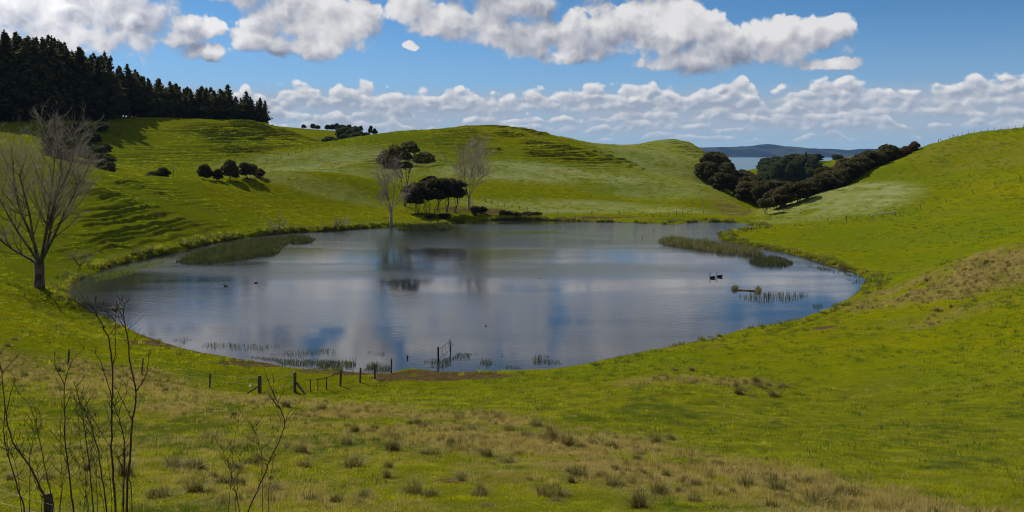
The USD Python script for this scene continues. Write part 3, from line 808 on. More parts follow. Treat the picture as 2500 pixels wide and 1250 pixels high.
for n, (px, d, row) in enumerate(rows):
    p = spot(px, d)
    top = np.interp(px, TOPX, TOPY) - 4 + rng.normal(0, 7) + (16 if rng.random() < 0.15 else 0) + (9 if rng.random() < 0.45 else 0) + row * 1.5
    h = max(9.0, (HY - top) / F * d + H - p[2])
    where = 'front row' if row == 0 else 'rear rows'
    if px < 345:
        part_of = 'above the big bare tree' if px < 150 else 'above the shaded hollow' if px < 262 else 'beside the open hill'
        lab = f'tall dark pine of the {where}, {part_of}'
        if row == 0 and px >= 0:
            count_front += 1
            lab = f'tall front-row pine {part_of}, {ORD(count_front)} from the left edge'
        k = rng.integers(0, 4)
        sc = h / 30
        copy_of(PINES[k], 'pine_tree', lab, 'pine tree', p, rng.uniform(0, 360), (sc * rng.uniform(1.15, 1.75), sc * rng.uniform(1.15, 1.75), sc), f'tall pines of the {where} {part_of}')
    else:
        part_of = 'on the left part of the grassy crest' if px < 440 else 'on the middle of the grassy crest' if px < 545 else 'near the right end of the stand'
        lab = f'shorter pine of the {where}, {part_of}'
        if row == 0:
            count_front += 1
            lab = f'shorter front-row pine on the crest, {ORD(count_front)} front-row pine from the left edge'
        k = rng.integers(4, 6)
        sc = h / 18
        copy_of(PINES[k], 'pine_tree', lab, 'pine tree', p, rng.uniform(0, 360), (sc * rng.uniform(1.1, 1.6), sc * rng.uniform(1.1, 1.6), sc), f'shorter pines of the {where} {part_of}')
for px, d, top, k, wd, lab in [(652, 462, 246, 5, 1.0, 'last pine at the right end of the plantation, spreading branches against the sky')]:
    p = spot(px - 8, d)
    h = (HY - top) / F * d + H - p[2]
    copy_of(PINES[k], 'pine_tree', lab, 'pine tree', p, 40, (h / 18 * wd, h / 18 * wd, h / 18))

# ------------------------------------------------------------------ kanuka bush
BUSHES = [make_bush(f'bush_kind_{k}', 6, 6.5, 200 + i, n) for i, (k, n) in enumerate(zip('abcd', (8, 9, 7, 10)))]
DARKBUSH = [make_bush(f'scrub_kind_{k}', 6, 6.5, 230 + i, n, 'scrub_leaves') for i, (k, n) in enumerate(zip('ab', (8, 9)))]
LOW = [make_bush(f'low_shrub_kind_{k}', 2.0, 2.6, 260 + i, 6, 'kanuka_leaves', 900, 0.16) for i, k in enumerate('ab')]
RED = [make_bush('red_shrub_kind', 4, 5, 280, 7, 'red_brown_leaves', 380, 0.28)]


def bush(kinds, base, label, cat, p, h, w, group=None, ref=(6, 6.5), r=None):
    copy_of(kinds[rng.integers(0, len(kinds))], base, label, cat, p, rng.uniform(0, 360), (w / ref[1], w / ref[1], h / ref[0]), group)


rng = np.random.default_rng(5)
GULLY = shapely.Polygon([(1712, 428), (1735, 408), (1765, 400), (1800, 404), (1870, 428), (1930, 455), (1975, 468), (1955, 495), (1895, 512), (1850, 505), (1800, 482), (1760, 464), (1720, 445)])
n = 0
placed = []
while n < 105:
    px, py = rng.uniform(1712, 1975), rng.uniform(395, 512)
    if not GULLY.contains(shapely.Point(px, py)):
        continue
    p = hit(px, py, 150, 700)
    if any(np.hypot(*(p[:2] - q)) < 2.4 for q in placed):
        n += 0.2
        continue
    placed.append(p[:2])
    where = 'at the upper left end of the gully' if px < 1790 else 'in the middle of the gully bush' if px < 1885 else 'in the bottom of the gully'
    bush(BUSHES, 'kanuka_tree', f'dark brown-green kanuka tree packed {where}', 'tree', p - [0, 0, 0.3], rng.uniform(5.5, 9.5), rng.uniform(6.0, 10.0), f'kanuka trees {where}')
    n += 1
for px in np.arange(1965, 2238, 6.5):
    for row in range(3):
        q = px + rng.uniform(-6, 6)
        d = np.interp(q, [1900, 2000, 2100, 2240], [262, 275, 300, 330]) + 4 + row * 6 + rng.uniform(-2, 2)
        p = spot(q, d)
        top = np.interp(q, [1960, 2000, 2040, 2080, 2120, 2180, 2240], [450, 430, 411, 392, 378, 366, 360]) + rng.normal(0, 6)
        h = float(np.clip((HY - top) / F * d + H - p[2], 2.5, 11))
        where = 'lower' if px < 2050 else 'middle' if px < 2145 else 'upper'
        bush(BUSHES, 'kanuka_tree', f'brown-green kanuka tree in the {where} part of the strip beside the right-hand hill', 'tree', p - [0, 0, 0.2], h, min(h * rng.uniform(1.0, 1.7), 9.0), f'kanuka trees in the {where} part of the strip')
for i, (px, py, w, lab) in enumerate([(2180, 381, 3.6, 'reddish brown shrub, lowest of the four at the top edge of the right-hand hill'), (2196, 374, 4.2, 'reddish brown shrub, second lowest of the four at the top edge of the right-hand hill'),
                                      (2214, 368, 4.0, 'reddish brown shrub, second highest of the four at the top edge of the right-hand hill'), (2232, 362, 4.6, 'reddish brown shrub, highest of the four at the top edge of the right-hand hill')]):
    d = np.interp(px, [2100, 2240], [300, 330]) - 2
    bush(RED, 'red_shrub', lab, 'shrub', spot(px, d), w * 0.72, w, ref=(4, 5))
# the shrubs in the hollow on the left
for px, d, w, h, lab in [(375, 231, 5.2, 3.0, 'low spreading dark shrub on the left ridge, its left half drooping'), (398, 230, 4.2, 3.2, 'rounded dark shrub right beside the low spreading one on the left ridge'),
                         (500, 236, 4.4, 3.8, 'rounded dark bush alone to the left of the bush cluster on the ridge'), (532, 238, 3.6, 3.0, 'small dark bush at the left end of the ridge bush cluster'),
                         (562, 242, 5.0, 5.2, 'tallest bush of the ridge cluster, thin stems showing below'), (604, 246, 5.4, 4.6, 'broad dark bush next to the tallest one of the ridge cluster'),
                         (634, 250, 3.4, 2.4, 'low dark bush at the right end of the ridge cluster'), (268, 226, 3.6, 2.8, 'small dark bush on the crest just right of the big bare tree')]:
    bush(BUSHES, 'bush', lab, 'bush', spot(px, d + (7 if px > 300 else 0)) - [0, 0, 0.1], h * 1.12, w)
# dark scrub in the shade under the pines
for k in range(46):
    py = rng.uniform(322, 412)
    p = hit(rng.uniform(120, np.interp(py, [322, 360, 412], [252, 258, 268])), py, 225, 400)
    bush(DARKBUSH, 'scrub_bush', 'dark scrub bush in the shaded hollow below the tall pines', 'bush', p, rng.uniform(2.5, 4.5), rng.uniform(4, 7), 'scrub in the shade below the pines')
# bush and trees far behind the saddle
for k in range(26):
    px = rng.uniform(798, 925)
    d = rng.uniform(560, 620)
    bush(DARKBUSH, 'distant_tree', 'dark green tree in the small wood behind the saddle left of centre', 'tree', spot(px, d), rng.uniform(5.5, 9) * np.interp(px, [798, 850, 925], [0.8, 1.1, 0.7]), rng.uniform(8, 11), 'trees of the small wood behind the saddle')
for i, (px, h, w) in enumerate([(741, 3, 4), (764, 4.5, 4), (774, 3.5, 5), (800, 4, 6), (812, 4.5, 6), (822, 5.5, 5), (838, 3, 3), (852, 6, 4.5), (880, 6, 4), (905, 6.5, 4), (915, 5, 4)]):
    bush(DARKBUSH, 'skyline_tree', 'small dark tree on the far skyline left of the central hill', 'tree', spot(px, 690 + rng.uniform(-5, 5)), h, w, 'small trees on the far skyline')
# blue-green wood across the valley
for k in range(75):
    px = rng.uniform(1858, 2000)
    d = rng.uniform(790, 900)
    p = spot(px, d)
    top = np.interp(px, [1858, 1885, 1920, 1950, 1985, 2000], [412, 400, 384, 380, 378, 400]) + rng.uniform(0, 42)
    h = float(np.clip((HY - top) / F * d + H - p[2], 8, 22))
    where = 'left' if px < 1905 else 'middle' if px < 1955 else 'right'
    bush(DARKBUSH, 'valley_tree', f'hazy dark tree in the {where} part of the wood across the valley', 'tree', p, h, rng.uniform(10, 15), f'trees in the {where} part of the wood across the valley')
p = spot(1966, 860)
copy_of(PINES[4], 'valley_pine', 'tall conical tree standing above the wood across the valley', 'tree', p, 10, (1.0, 1.0, ((HY - 370) / F * 860 + H - p[2]) / 18))
for px, d, h, w, lab in [(1992, 930, 5, 9, 'rounded tree at the left end of the far paddock'), (2045, 900, 7, 12, 'rounded dark tree at the right end of the far paddock'), (2018, 800, 10, 14, 'dark tree below the far paddock')]:
    bush(DARKBUSH, 'paddock_tree', lab, 'tree', spot(px, d), h, w)

# ------------------------------------------------------------------ far coast
fx = np.linspace(-9000, 14000, 900)
prof = 70 + 95 * meshkit.fbm(np.stack([fx / 1500, fx * 0, fx * 0], -1), 5, 61)
pxs = 1250 + F * fx / 13500
prof = 12 * (meshkit.fbm(np.stack([fx / 130, fx * 0, fx * 0], -1), 3, 64) - 0.5) + np.interp(pxs, [-3000, 1300, 1440, 1480, 1530, 1600, 1700, 1760, 1830, 1870, 1910, 1930, 1970, 2040, 2080, 2110, 2300, 3500], [120, 120, 130, 142, 145, 145, 146, 140, 148, 160, 178, 178, 150, 132, 124, 112, 112, 120]) + 44 * (meshkit.fbm(np.stack([fx / 420, fx * 0, fx * 0], -1), 5, 62) - 0.5)
deep = np.linspace(0, 1, 16)
fm_v = np.stack([np.stack([fx + 0 * t, np.full_like(fx, 12800 + 2600 * t), -21 + (prof + 21) * np.sin(min(t / 0.72, 1) * np.pi / 2) * (1 - 0.5 * max(0, t - 0.72) / 0.28) + 46 * t * (meshkit.fbm(np.stack([fx / 300, fx * 0 + t * 6, fx * 0], -1), 4, 63) - 0.5)], 1) for t in deep])
ni, nj = len(deep), len(fx)
i, j = np.meshgrid(np.arange(ni - 1), np.arange(nj - 1), indexing='ij')
q = np.stack([i * nj + j, i * nj + j + 1, (i + 1) * nj + j + 1, (i + 1) * nj + j], -1).reshape(-1, 4)
g = Graph()
p = g.add('geometry', 'position')
n = g.noise(g.v('multiply', p, (1.0, 0.4, 1.0)), 0.0022, 4.0, 0.6)
col = g.mix(g.step(n, 0.50, 0.58), (0.003, 0.005, 0.006), (0.024, 0.030, 0.018))
g.done('far_forest', surface=g.add('diffuse_bsdf', 'BSDF', color=col, roughness=0.5))
m = usdkit.mesh(stage, '/World/far_hills', (fm_v.reshape(-1, 3), q), '/World/Looks/far_forest', smooth=True)
say(m.GetPrim(), 'blue line of forested hills across the sea', kind='structure')

# ------------------------------------------------------------------ bare trees and the grove by the pond
t = thing('bare_tree', 'large leafless tree with a thick dark trunk at the left edge of the pond', 'tree', hit(96, 703, 60, 200))
bare_tree(t, 23.8, 11, 6, 3.3, 0.60, 0.5, (14, 9, 5), 0.40, 'brown_bark', 'twig_bark', twig_r=0.018, width=16.5, limb=(0.27, 0.40),
          mains=[(0.10, 1.0, 0.98), (0.30, 0.1, 0.92), (0.42, 3.3, 0.85), (0.50, 0.0, 0.72), (0.28, 2.4, 0.9), (0.36, 4.6, 0.85), (0.62, 5.9, 0.55), (0.85, 3.1, 0.45), (0.24, 5.3, 0.95)])
t = thing('bare_tree', 'slim pale leafless tree leaning over the far bank, just left of the dark grove', 'tree', hit(955, 551, 150, 300))
bare_tree(t, 19.5, 21, 4, 4.0, 0.38, 0.33, (14, 10, 5), 0.15, 'grey_bark', 'twig_bark', twig_r=0.026, width=10.5, mains=[(0.10, 2.8, 1.0), (0.25, 0.2, 0.95), (0.34, 3.2, 0.62), (0.5, 0.4, 0.6), (0.6, 3.0, 0.45)])
t = thing('bare_tree', 'pale feathery leafless tree with an upright crown, just right of the dark grove', 'tree', hit(1145, 512, 200, 330))
bare_tree(t, 22.0, 31, 4, 3.5, 0.42, 0.3, (15, 10, 6), 0.13, 'grey_bark', 'twig_bark', twig_r=0.026, width=11.5, mains=[(0.05, 0.0, 1.0), (0.24, 0.2, 0.92), (0.26, 3.0, 0.9), (0.42, 3.2, 0.65), (0.45, 0.1, 0.62), (0.3, 1.5, 0.8)])

rng = np.random.default_rng(15)
p = spot(985, 262)
t = thing('kanuka_tree', 'tall open kanuka tree with umbrella-shaped dark clumps high above the grove', 'tree', p)
u = 262 / F
lob = lambda px, py, rx, rz: ((px - 985) * u, rng.uniform(-1.5, 1.5), H - (py - HY) * u - p[2], rx * 1.25 * u, rz * 1.3 * u)
canopy_tree(t, [lob(950, 388, 24, 17), (lob(968, 372, 20, 12)), lob(1000, 357, 16, 9), lob(1012, 368, 11, 7), lob(1035, 390, 21, 14), lob(992, 384, 13, 9), lob(935, 395, 12, 10), lob(990, 405, 14, 8), lob(960, 405, 20, 12)], rng, 0.36, 190, trunk_r=0.16, spread=1.2)
for i, (px, d, h, w, lab) in enumerate([(1016, 250, 9.2, 7.5, 'leftmost kanuka of the dark grove beside the far bank'), (1042, 254, 11.0, 7.5, 'tallest kanuka of the dark grove, second from its left end'), (1068, 250, 10.8, 7.5, 'kanuka in the middle of the dark grove on the far bank'),
                                        (1090, 255, 11.0, 7.0, 'kanuka of the dark grove, second from its right end, slim stems showing'), (1112, 257, 9.8, 6.0, 'kanuka at the right end of the dark grove, next to the feathery bare tree')]):
    t = thing('kanuka_tree', lab, 'tree', spot(px, d))
    lobes = []
    for k in range(11):
        a, r = k * 0.62 + rng.uniform(-0.3, 0.3), w * 0.5 * rng.uniform(0.2, 0.75) * (k > 0)
        rx = w * rng.uniform(0.18, 0.27)
        lobes.append((r * math.cos(a), r * math.sin(a), h * rng.uniform(0.56, 0.90) - 0.16 * r, rx, rx * rng.uniform(0.6, 0.85)))
    lobes += [(-1.3, 0.4, h * (0.42 if i < 2 else 0.52), 1.7, 1.2), (0.9, -0.8, h * (0.40 if i < 2 else 0.50), 1.5, 1.1), (-0.3, -1.2, h * 0.58, 1.5, 1.2)]
    canopy_tree(t, lobes, rng, 0.34, 300, trunk_r=0.12, spread=2.0)
for px, d, h, w, lab in [(1160, 256, 2.8, 4.0, 'low dark shrub at the foot of the feathery bare tree'), (1178, 258, 2.2, 3.0, 'small dark shrub just right of the feathery bare tree'), (1085, 246, 1.6, 4.0, 'low dark shrub under the middle of the grove'), (1052, 244, 1.4, 3.6, 'low dark shrub under the left part of the grove')]:
    bush(LOW, 'low_shrub', lab, 'shrub', spot(px, d), h, w, ref=(2, 2.6))
for px in np.arange(1225, 1320, 9.0):
    bush(LOW, 'bank_shrub', 'dark rushy shrub in the row along the far bank right of the bare tree', 'shrub', spot(px + rng.uniform(-3, 3), 256 + rng.uniform(-1, 1)), rng.uniform(1.0, 1.7), rng.uniform(2, 3), 'dark rushy shrubs on the far bank', (2, 2.6))
t = thing('bush', 'rounded brown bush standing alone at the foot of the right-hand hill by the gully', 'bush', spot(1868, 262))
lobes = [(rng.uniform(-1.5, 1.5), rng.uniform(-1, 1), rng.uniform(2.2, 4.0), 1.5, 1.1) for k in range(7)]
canopy_tree(t, lobes, rng, 0.26, 420, 'kanuka_leaves', trunk_r=0.09)
t = thing('dead_tree', 'bleached dead tree stump with bare forked branches on the far left shore', 'dead tree', hit(682, 562, 120, 280))
bare_tree(t, 3.6, 41, 4, 0.7, 0.22, 0.7, (4, 3), 0.0, 'grey_bark', 'grey_bark', mains=[(0.2, 2.0, 1.0), (1.15, 3.1, 0.9), (1.0, 0.1, 0.8), (1.3, 1.0, 0.6), (1.35, 5.5, 0.9), (1.4, 2.6, 0.8)], twig_r=0.05)
t = thing('dead_shrub', 'greyish brown twiggy dead shrub on the far shore, left of the pale leaning tree', 'shrub', hit(832, 560, 150, 300))
bare_tree(t, 3.2, 42, 7, 0.3, 0.10, 0.8, (8, 7), 0.1, 'brown_bark', 'twig_bark', twig_r=0.025)
t = thing('twiggy_shrub', 'leafless twiggy shrub at the corner of the pond behind the big bare tree', 'shrub', hit(195, 655, 80, 200))
bare_tree(t, 3.4, 43, 7, 0.3, 0.09, 0.9, (8, 6), 0.0, 'brown_bark', 'twig_bark', twig_r=0.012)
t = thing('bare_sapling', 'thin bare sapling between the dark shrubs on the left ridge', 'tree', spot(424, 232))
bare_tree(t, 4.2, 44, 2, 1.5, 0.05, 0.2, (5, 3), 0.1, 'brown_bark', 'twig_bark', twig_r=0.012)

# ------------------------------------------------------------------ reeds on the water
rng = np.random.default_rng(25)


def reed_bed(label, outline, h, dens, mat, width=0.05, base='reed_bed', lean=0.16, clump=0.0, cat='reeds'):
    poly = shapely.Polygon([on_water(*q) for q in outline]).buffer(0)
    x0, y0, x1, y1 = poly.bounds
    n = int(poly.area * dens)
    q = np.c_[rng.uniform(x0, x1, 6 * n + 50), rng.uniform(y0, y1, 6 * n + 50)]
    ok = shapely.contains_xy(poly, q[:, 0], q[:, 1])
    if clump:
        ok &= fbm2(q[:, 0], q[:, 1], 2.2, 3, 71) > clump
    q = q[ok][:n]
    edge = shapely.distance(shapely.points(q), poly.exterior)
    m = Mesh()
    m.blades(np.c_[q, np.full(len(q), -0.05)], h * np.clip(0.55 + edge * 0.35, 0.55, 1.0) * (1 + 1.3 * fbm2(q[:, 0], q[:, 1], 2.2, 3, 72)), width, rng, lean, True)
    c = np.r_[q.mean(0), 0]
    t = thing(base, label, cat, c)
    v, f = m.get()
    part('reeds', t, (v - c, f), mat)


reed_bed('long dark reed bed along the left shore, running right to a point', [(428, 640), (470, 622), (540, 600), (600, 590), (660, 584), (720, 578), (774, 583), (760, 592), (690, 600), (680, 618), (610, 632), (520, 643), (455, 645)], 1.25, 26, 'dark_reed_blades', lean=0.24, clump=-0.10)
reed_bed('small reed bed on the water below the dark grove', [(965, 560), (1010, 553), (1080, 550), (1112, 556), (1095, 562), (1030, 564), (980, 564)], 1.2, 26, 'dark_reed_blades')
reed_bed('long pale-tipped reed bed off the right-hand point', [(1604, 590), (1640, 585), (1700, 592), (1760, 600), (1830, 612), (1870, 622), (1850, 626), (1790, 622), (1730, 614), (1680, 608), (1620, 597)], 1.5, 26, 'reed_blades', lean=0.2, clump=-0.14)
reed_bed('short dark reed clump right of the long pale-tipped bed', [(1826, 640), (1850, 630), (1900, 630), (1938, 642), (1920, 650), (1860, 650)], 1.1, 34, 'dark_reed_blades', lean=0.24, clump=-0.16)
reed_bed('tiny reed tuft alone in the narrow arm of the pond', [(1748, 571), (1760, 567), (1778, 570), (1770, 573), (1752, 573)], 1.0, 34, 'reed_blades')
reed_bed('reed tuft on the left end of the small floating islet', [(1785, 706), (1793, 701), (1803, 703), (1802, 710), (1790, 711)], 0.95, 60, 'reed_blades')
reed_bed('reed tuft on the right end of the small floating islet', [(1842, 710), (1850, 705), (1859, 708), (1858, 714), (1846, 715)], 0.95, 60, 'reed_blades')
reed_bed('sparse thin reeds standing in the water below the small islet', [(1795, 722), (1850, 718), (1960, 716), (1972, 722), (1940, 734), (1840, 736)], 0.8, 7, 'dark_reed_blades', 0.05, 'sparse_reeds', 0.08, 0.0)
reed_bed('scattered reeds in the shallow water along the near left shore', [(300, 785), (400, 812), (520, 838), (640, 842), (800, 852), (950, 862), (1000, 866), (990, 886), (860, 884), (740, 878), (640, 866), (520, 856), (420, 832), (330, 806)], 0.50, 26, 'dark_reed_blades', 0.022, 'scattered_reeds', 0.22, 0.05)
reed_bed('dark green reeds at the water edge along the near shore', [(600, 870), (700, 878), (850, 884), (960, 884), (950, 908), (860, 908), (760, 898), (680, 890)], 0.50, 60, 'dark_reed_blades', 0.026, 'shore_reeds', 0.22, -0.02)
reed_bed('scattered reeds around the old gate in the water', [(1000, 866), (1100, 862), (1250, 866), (1390, 868), (1400, 886), (1290, 900), (1180, 902), (1030, 898)], 0.36, 12, 'dark_reed_blades', 0.03, 'scattered_reeds', 0.2, 0.06)
reed_bed('sparse weed in the shallows at the right-hand corner of the pond', [(1960, 640), (2040, 660), (2100, 675), (2108, 690), (2085, 697), (2050, 672), (1980, 655)], 0.35, 9, 'dark_reed_blades', 0.05, 'scattered_reeds', 0.3, 0.02)
reed_bed('small clump of weed near the right shore below the sparse reeds', [(1982, 745), (2000, 740), (2012, 748), (1996, 757), (1984, 755)], 0.35, 24, 'dark_reed_blades', 0.05, 'scattered_reeds', 0.3)
reed_bed('drowned grass along the left corner of the pond', [(230, 690), (300, 676), (360, 655), (420, 636), (430, 630), (380, 636), (300, 654), (230, 678)], 0.45, 16, 'lush_blades', 0.04, 'drowned_grass', 0.3, 0.0, 'grass')

# log between the tufts of the islet, drift stick
m = Mesh()
a, b = np.r_[on_water(1800, 708), 0.03], np.r_[on_water(1848, 711), 0.05]
s = np.linspace(0, 1, 7)[:, None]
c = (a + b) / 2
m.tube((a - c) + (b - a) * s + np.c_[np.zeros(7), np.zeros(7), 0.03 * np.sin(np.arange(7) * 1.9)], [0.09, 0.14, 0.15, 0.13, 0.14, 0.12, 0.07], 8)
t = thing('floating_log', 'brown log lying in the water between the two reed tufts of the islet', 'log', c)
part('log', t, m.get(), 'bare_earth', smooth=40)
m = Mesh()
a, b = np.r_[on_water(803, 883), 0.01], np.r_[on_water(823, 885), 0.02]
c = (a + b) / 2
m.tube((a - c) + (b - a) * s, [0.02, 0.035, 0.04, 0.04, 0.035, 0.03, 0.015], 6)
t = thing('drift_stick', 'dark stick afloat in the shallows among the near shore reeds', 'stick', c)
part('stick', t, m.get(), 'dark_stem')


# ------------------------------------------------------------------ birds
def blob(joints, edge=0.05):
    """One smooth skin over spheres (x, y, z, r) joined by bones."""
    import manifold3d as m3
    parts = []
    for chain in joints:
        for (p, q) in zip(chain[:-1], chain[1:]):
            A = m3.Manifold.sphere(p[3], 14).translate(p[:3])
            B = m3.Manifold.sphere(q[3], 14).translate(q[:3])
            parts.append(m3.Manifold.batch_hull([A, B]))
    w = m3.Manifold.batch_boolean(parts, m3.OpType.Add).refine_to_length(edge)
    mm = w.to_mesh()
    tm = trimesh.Trimesh(mm.vert_properties[:, :3], mm.tri_verts)
    trimesh.smoothing.filter_taubin(tm, iterations=8)
    return tm


def swan(label, p, rot):
    t = thing('black_swan', label, 'swan', p, rot)
    body = blob([[(-0.52, 0, 0.20, 0.03), (-0.36, 0, 0.14, 0.12), (-0.1, 0, 0.10, 0.19), (0.16, 0, 0.09, 0.17), (0.30, 0, 0.12, 0.10)],
                 [(0.26, 0, 0.12, 0.09), (0.38, 0, 0.26, 0.055), (0.34, 0, 0.46, 0.042), (0.33, 0, 0.62, 0.038), (0.40, 0, 0.72, 0.042), (0.48, 0, 0.70, 0.045)]], 0.03)
    part('body', t, body, 'black_feathers', smooth=60)
    for s in (-1, 1):
        wing = blob([[(-0.46, 0.07 * s, 0.24, 0.03), (-0.2, 0.14 * s, 0.22, 0.09), (0.08, 0.13 * s, 0.18, 0.10)]], 0.04)
        part('wing', t, wing, 'black_feathers', smooth=60)
    bill = blob([[(0.50, 0, 0.70, 0.026), (0.57, 0, 0.665, 0.018), (0.61, 0, 0.65, 0.012)]], 0.02)
    part('bill', t, bill, 'red_bill', smooth=60)


def duck(label, p, rot, s=1.0, mat='brown_feathers', base='duck', cat='duck'):
    t = thing(base, label, cat, p, rot, (s, s, s))
    body = blob([[(-0.27, 0, 0.12, 0.02), (-0.15, 0, 0.07, 0.075), (0.03, 0, 0.06, 0.10), (0.13, 0, 0.08, 0.07)], [(0.12, 0, 0.09, 0.06), (0.17, 0, 0.18, 0.04), (0.20, 0, 0.23, 0.046)]], 0.025)
    part('body', t, body, mat, smooth=60)
    part('bill', t, blob([[(0.23, 0, 0.22, 0.02), (0.30, 0, 0.205, 0.012)]], 0.015), 'dark_stem', smooth=60)


wat = lambda px, py: np.r_[on_water(px, py), 0.0]
swan('black swan swimming in front, its neck held straight up', wat(1739, 679), 182)
swan('black swan swimming just behind the other one, its neck curved', wat(1756, 676), 170)
duck('dark duck on the left part of the pond, the larger of two', wat(551, 699), 175, 1.25)
duck('dark duck on the left part of the pond, smaller and farther right', wat(625, 691), 20, 1.05)
duck('small dark bird alone in the middle of the pond', wat(1318, 679), 120, 0.7)
duck('tiny dark bird alone on the pond near the front middle', wat(1186, 796), 60, 0.6)
for px, py, lab in [(1548, 566, 'far dark duck nearest the far shore in the scattered three'), (1596, 564, 'far dark duck, rightmost of the scattered three'), (1568, 579, 'far dark duck, lowest of the scattered three')]:
    duck(lab, wat(px, py), 100, 1.2)
duck('small white bird standing at the water edge of the far right arm', hit(1697, 540, 150, 300), 10, 1.5, 'white_feathers', 'white_bird', 'bird')


# ------------------------------------------------------------------ fences
def fence(label, posts, wires=(), base='post_fence', r=0.075, h=1.15, mat='old_timber', wire_r=0.004, sag=0.02, extra=None, cat='fence'):
    """posts: ground points, or (point, height, radius, lean x, lean y)."""
    items = [(q, h, r, 0, 0) if len(q) == 3 else q for q in posts]
    o = np.asarray(items[0][0], float)
    t = thing(base, label, cat, o)
    for k, (q, hh, rr, lx, ly) in enumerate(items):
        v, f = rounded_post(rr, hh, 8, hash((round(q[0], 1), k)) % 999 if False else k + 3, (lx, ly))
        part('post', t, (v + (np.asarray(q) - o), f), mat)
    for frac in wires:
        pts = [np.asarray(q) - o + [lx * frac, ly * frac - rr * 1.02, hh * frac] for q, hh, rr, lx, ly in items]
        pole_line(t, 'wire', pts, wire_r, 'fence_wire', sag)
    return t, o


P = lambda px, py, a=20, b=700: hit(px, py, a, b)
fence('old fence of thin posts from the left tussocks to the bog, its first part', [(P(166, 893, 40, 110), 1.25, 0.075, 0.1, 0), (P(346, 914, 40, 110), 1.25, 0.06, 0.12, 0), (P(512, 947, 40, 110), 1.15, 0.07, 0.03, 0), (P(634, 961, 40, 110), 1.35, 0.15, 0.0, 0)], (0.55, 0.9), sag=0.05)
t, o = fence('broken fence of dark posts leading from the strainer post into the water', [(P(720, 957, 40, 110), 1.5, 0.12, 0.0, 0), (P(758, 956, 40, 110), 0.95, 0.04, 0, 0), (P(776, 955, 40, 110), 0.95, 0.04, 0, 0), (P(797, 952, 40, 110), 0.95, 0.045, 0, 0), (P(831, 944, 40, 110), 1.3, 0.085, 0.05, 0),
              (P(879, 934, 40, 110), 1.15, 0.075, 0.04, 0), (P(915, 926, 40, 110), 1.2, 0.075, 0.0, 0), (P(955, 911, 40, 110), 1.2, 0.07, 0.03, 0), (P(994, 899, 40, 110), 1.15, 0.08, 0.02, 0)], ())
q0 = [np.array(P(px, py, 40, 110)) for px, py in ((745, 956), (776, 955), (797, 952), (831, 944))]
pole_line(t, 'rail', [q0[0] - o + [0, 0, 0.9], q0[1] - o + [0, -0.05, 0.92], q0[2] - o + [0, -0.05, 0.95], q0[3] - o + [0, -0.09, 1.15]], 0.03, 'old_timber', 0.05)
a = np.array(P(724, 957, 40, 110)) - o
b = np.array(P(746, 962, 40, 110)) - o
m = Mesh()
m.tube([a + [0, -0.1, 0.75], b + [0, -0.1, 0.0]], [0.075, 0.08], 6)
part('stay', t, m.get(), 'old_timber')
a = np.array(P(634, 961, 40, 110))
b = np.array(P(722, 957, 40, 110))
t = thing('gap_rails', 'two loose poles closing the gap between the two thick strainer posts', 'rail', a)
pole_line(t, 'pole', [[0.1, -0.1, 0.65], b - a + [-0.1, -0.12, 1.5]], 0.028, 'dry_stem', 0.0)
pole_line(t, 'pole', [b - a + [-2.2, -0.3, 0.15], b - a + [-0.1, -0.14, 0.75]], 0.03, 'dry_stem', 0.0)
t = thing('strut_with_insulator', 'slanting wooden stay with a pale round insulator beside the left strainer post', 'stay', a)
m = Mesh()
m.tube([[-0.12, -0.1, 0.55], [-1.05, -0.35, -0.02]], [0.06, 0.065], 6)
part('stay', t, m.get(), 'old_timber')
ins = trimesh.creation.capsule(height=0.06, radius=0.09, count=[10, 8])
ins.apply_translation([-0.62, -0.3, 0.62])
part('insulator', t, ins, 'white_plastic', smooth=True)
m = Mesh()
m.tube([[-0.62, -0.3, 0.68], [-0.75, -0.2, 1.2], [-0.95, 0, 1.6]], 0.01, 4)
part('cord', t, m.get(), 'dry_stem')
# the old gate standing in the water
a, b = np.r_[on_water(1070, 882), 0.0], np.r_[on_water(1100, 858), 0.0]
t = thing('sunken_gate', 'collapsed wire gate hanging between two crooked posts in the water', 'gate', a)
for q, hh, rr, lx in ((a, 1.3, 0.085, -0.02), (b, 1.15, 0.055, -0.06)):
    v, f = rounded_post(rr, hh, 8, 5, (lx, 0))
    part('post', t, (v + (q - a), f), 'dark_stem')
e = b - a
top = [np.array([0.05, 0, 1.05]), e * 0.45 + [0, 0, 1.02], e * 0.85 + [0, 0, 1.0], e + [0.1, -0.3, 0.85]]
bot = [np.array([0.1, 0, 0.25]), e * 0.45 + [0.12, 0, 0.22], e * 0.85 + [0.22, 0, 0.4], e + [0.3, -0.3, 0.75]]
pole_line(t, 'top_bar', top, 0.022, 'dark_stem')
pole_line(t, 'bottom_bar', bot, 0.02, 'dark_stem')
for s in (0.2, 0.4, 0.6, 0.8, 0.95):
    k = min(int(s * 3), 2)
    f_ = s * 3 - k
    pole_line(t, 'bar', [top[k] + (top[k + 1] - top[k]) * f_, bot[k] + (bot[k + 1] - bot[k]) * f_], 0.014, 'dark_stem')
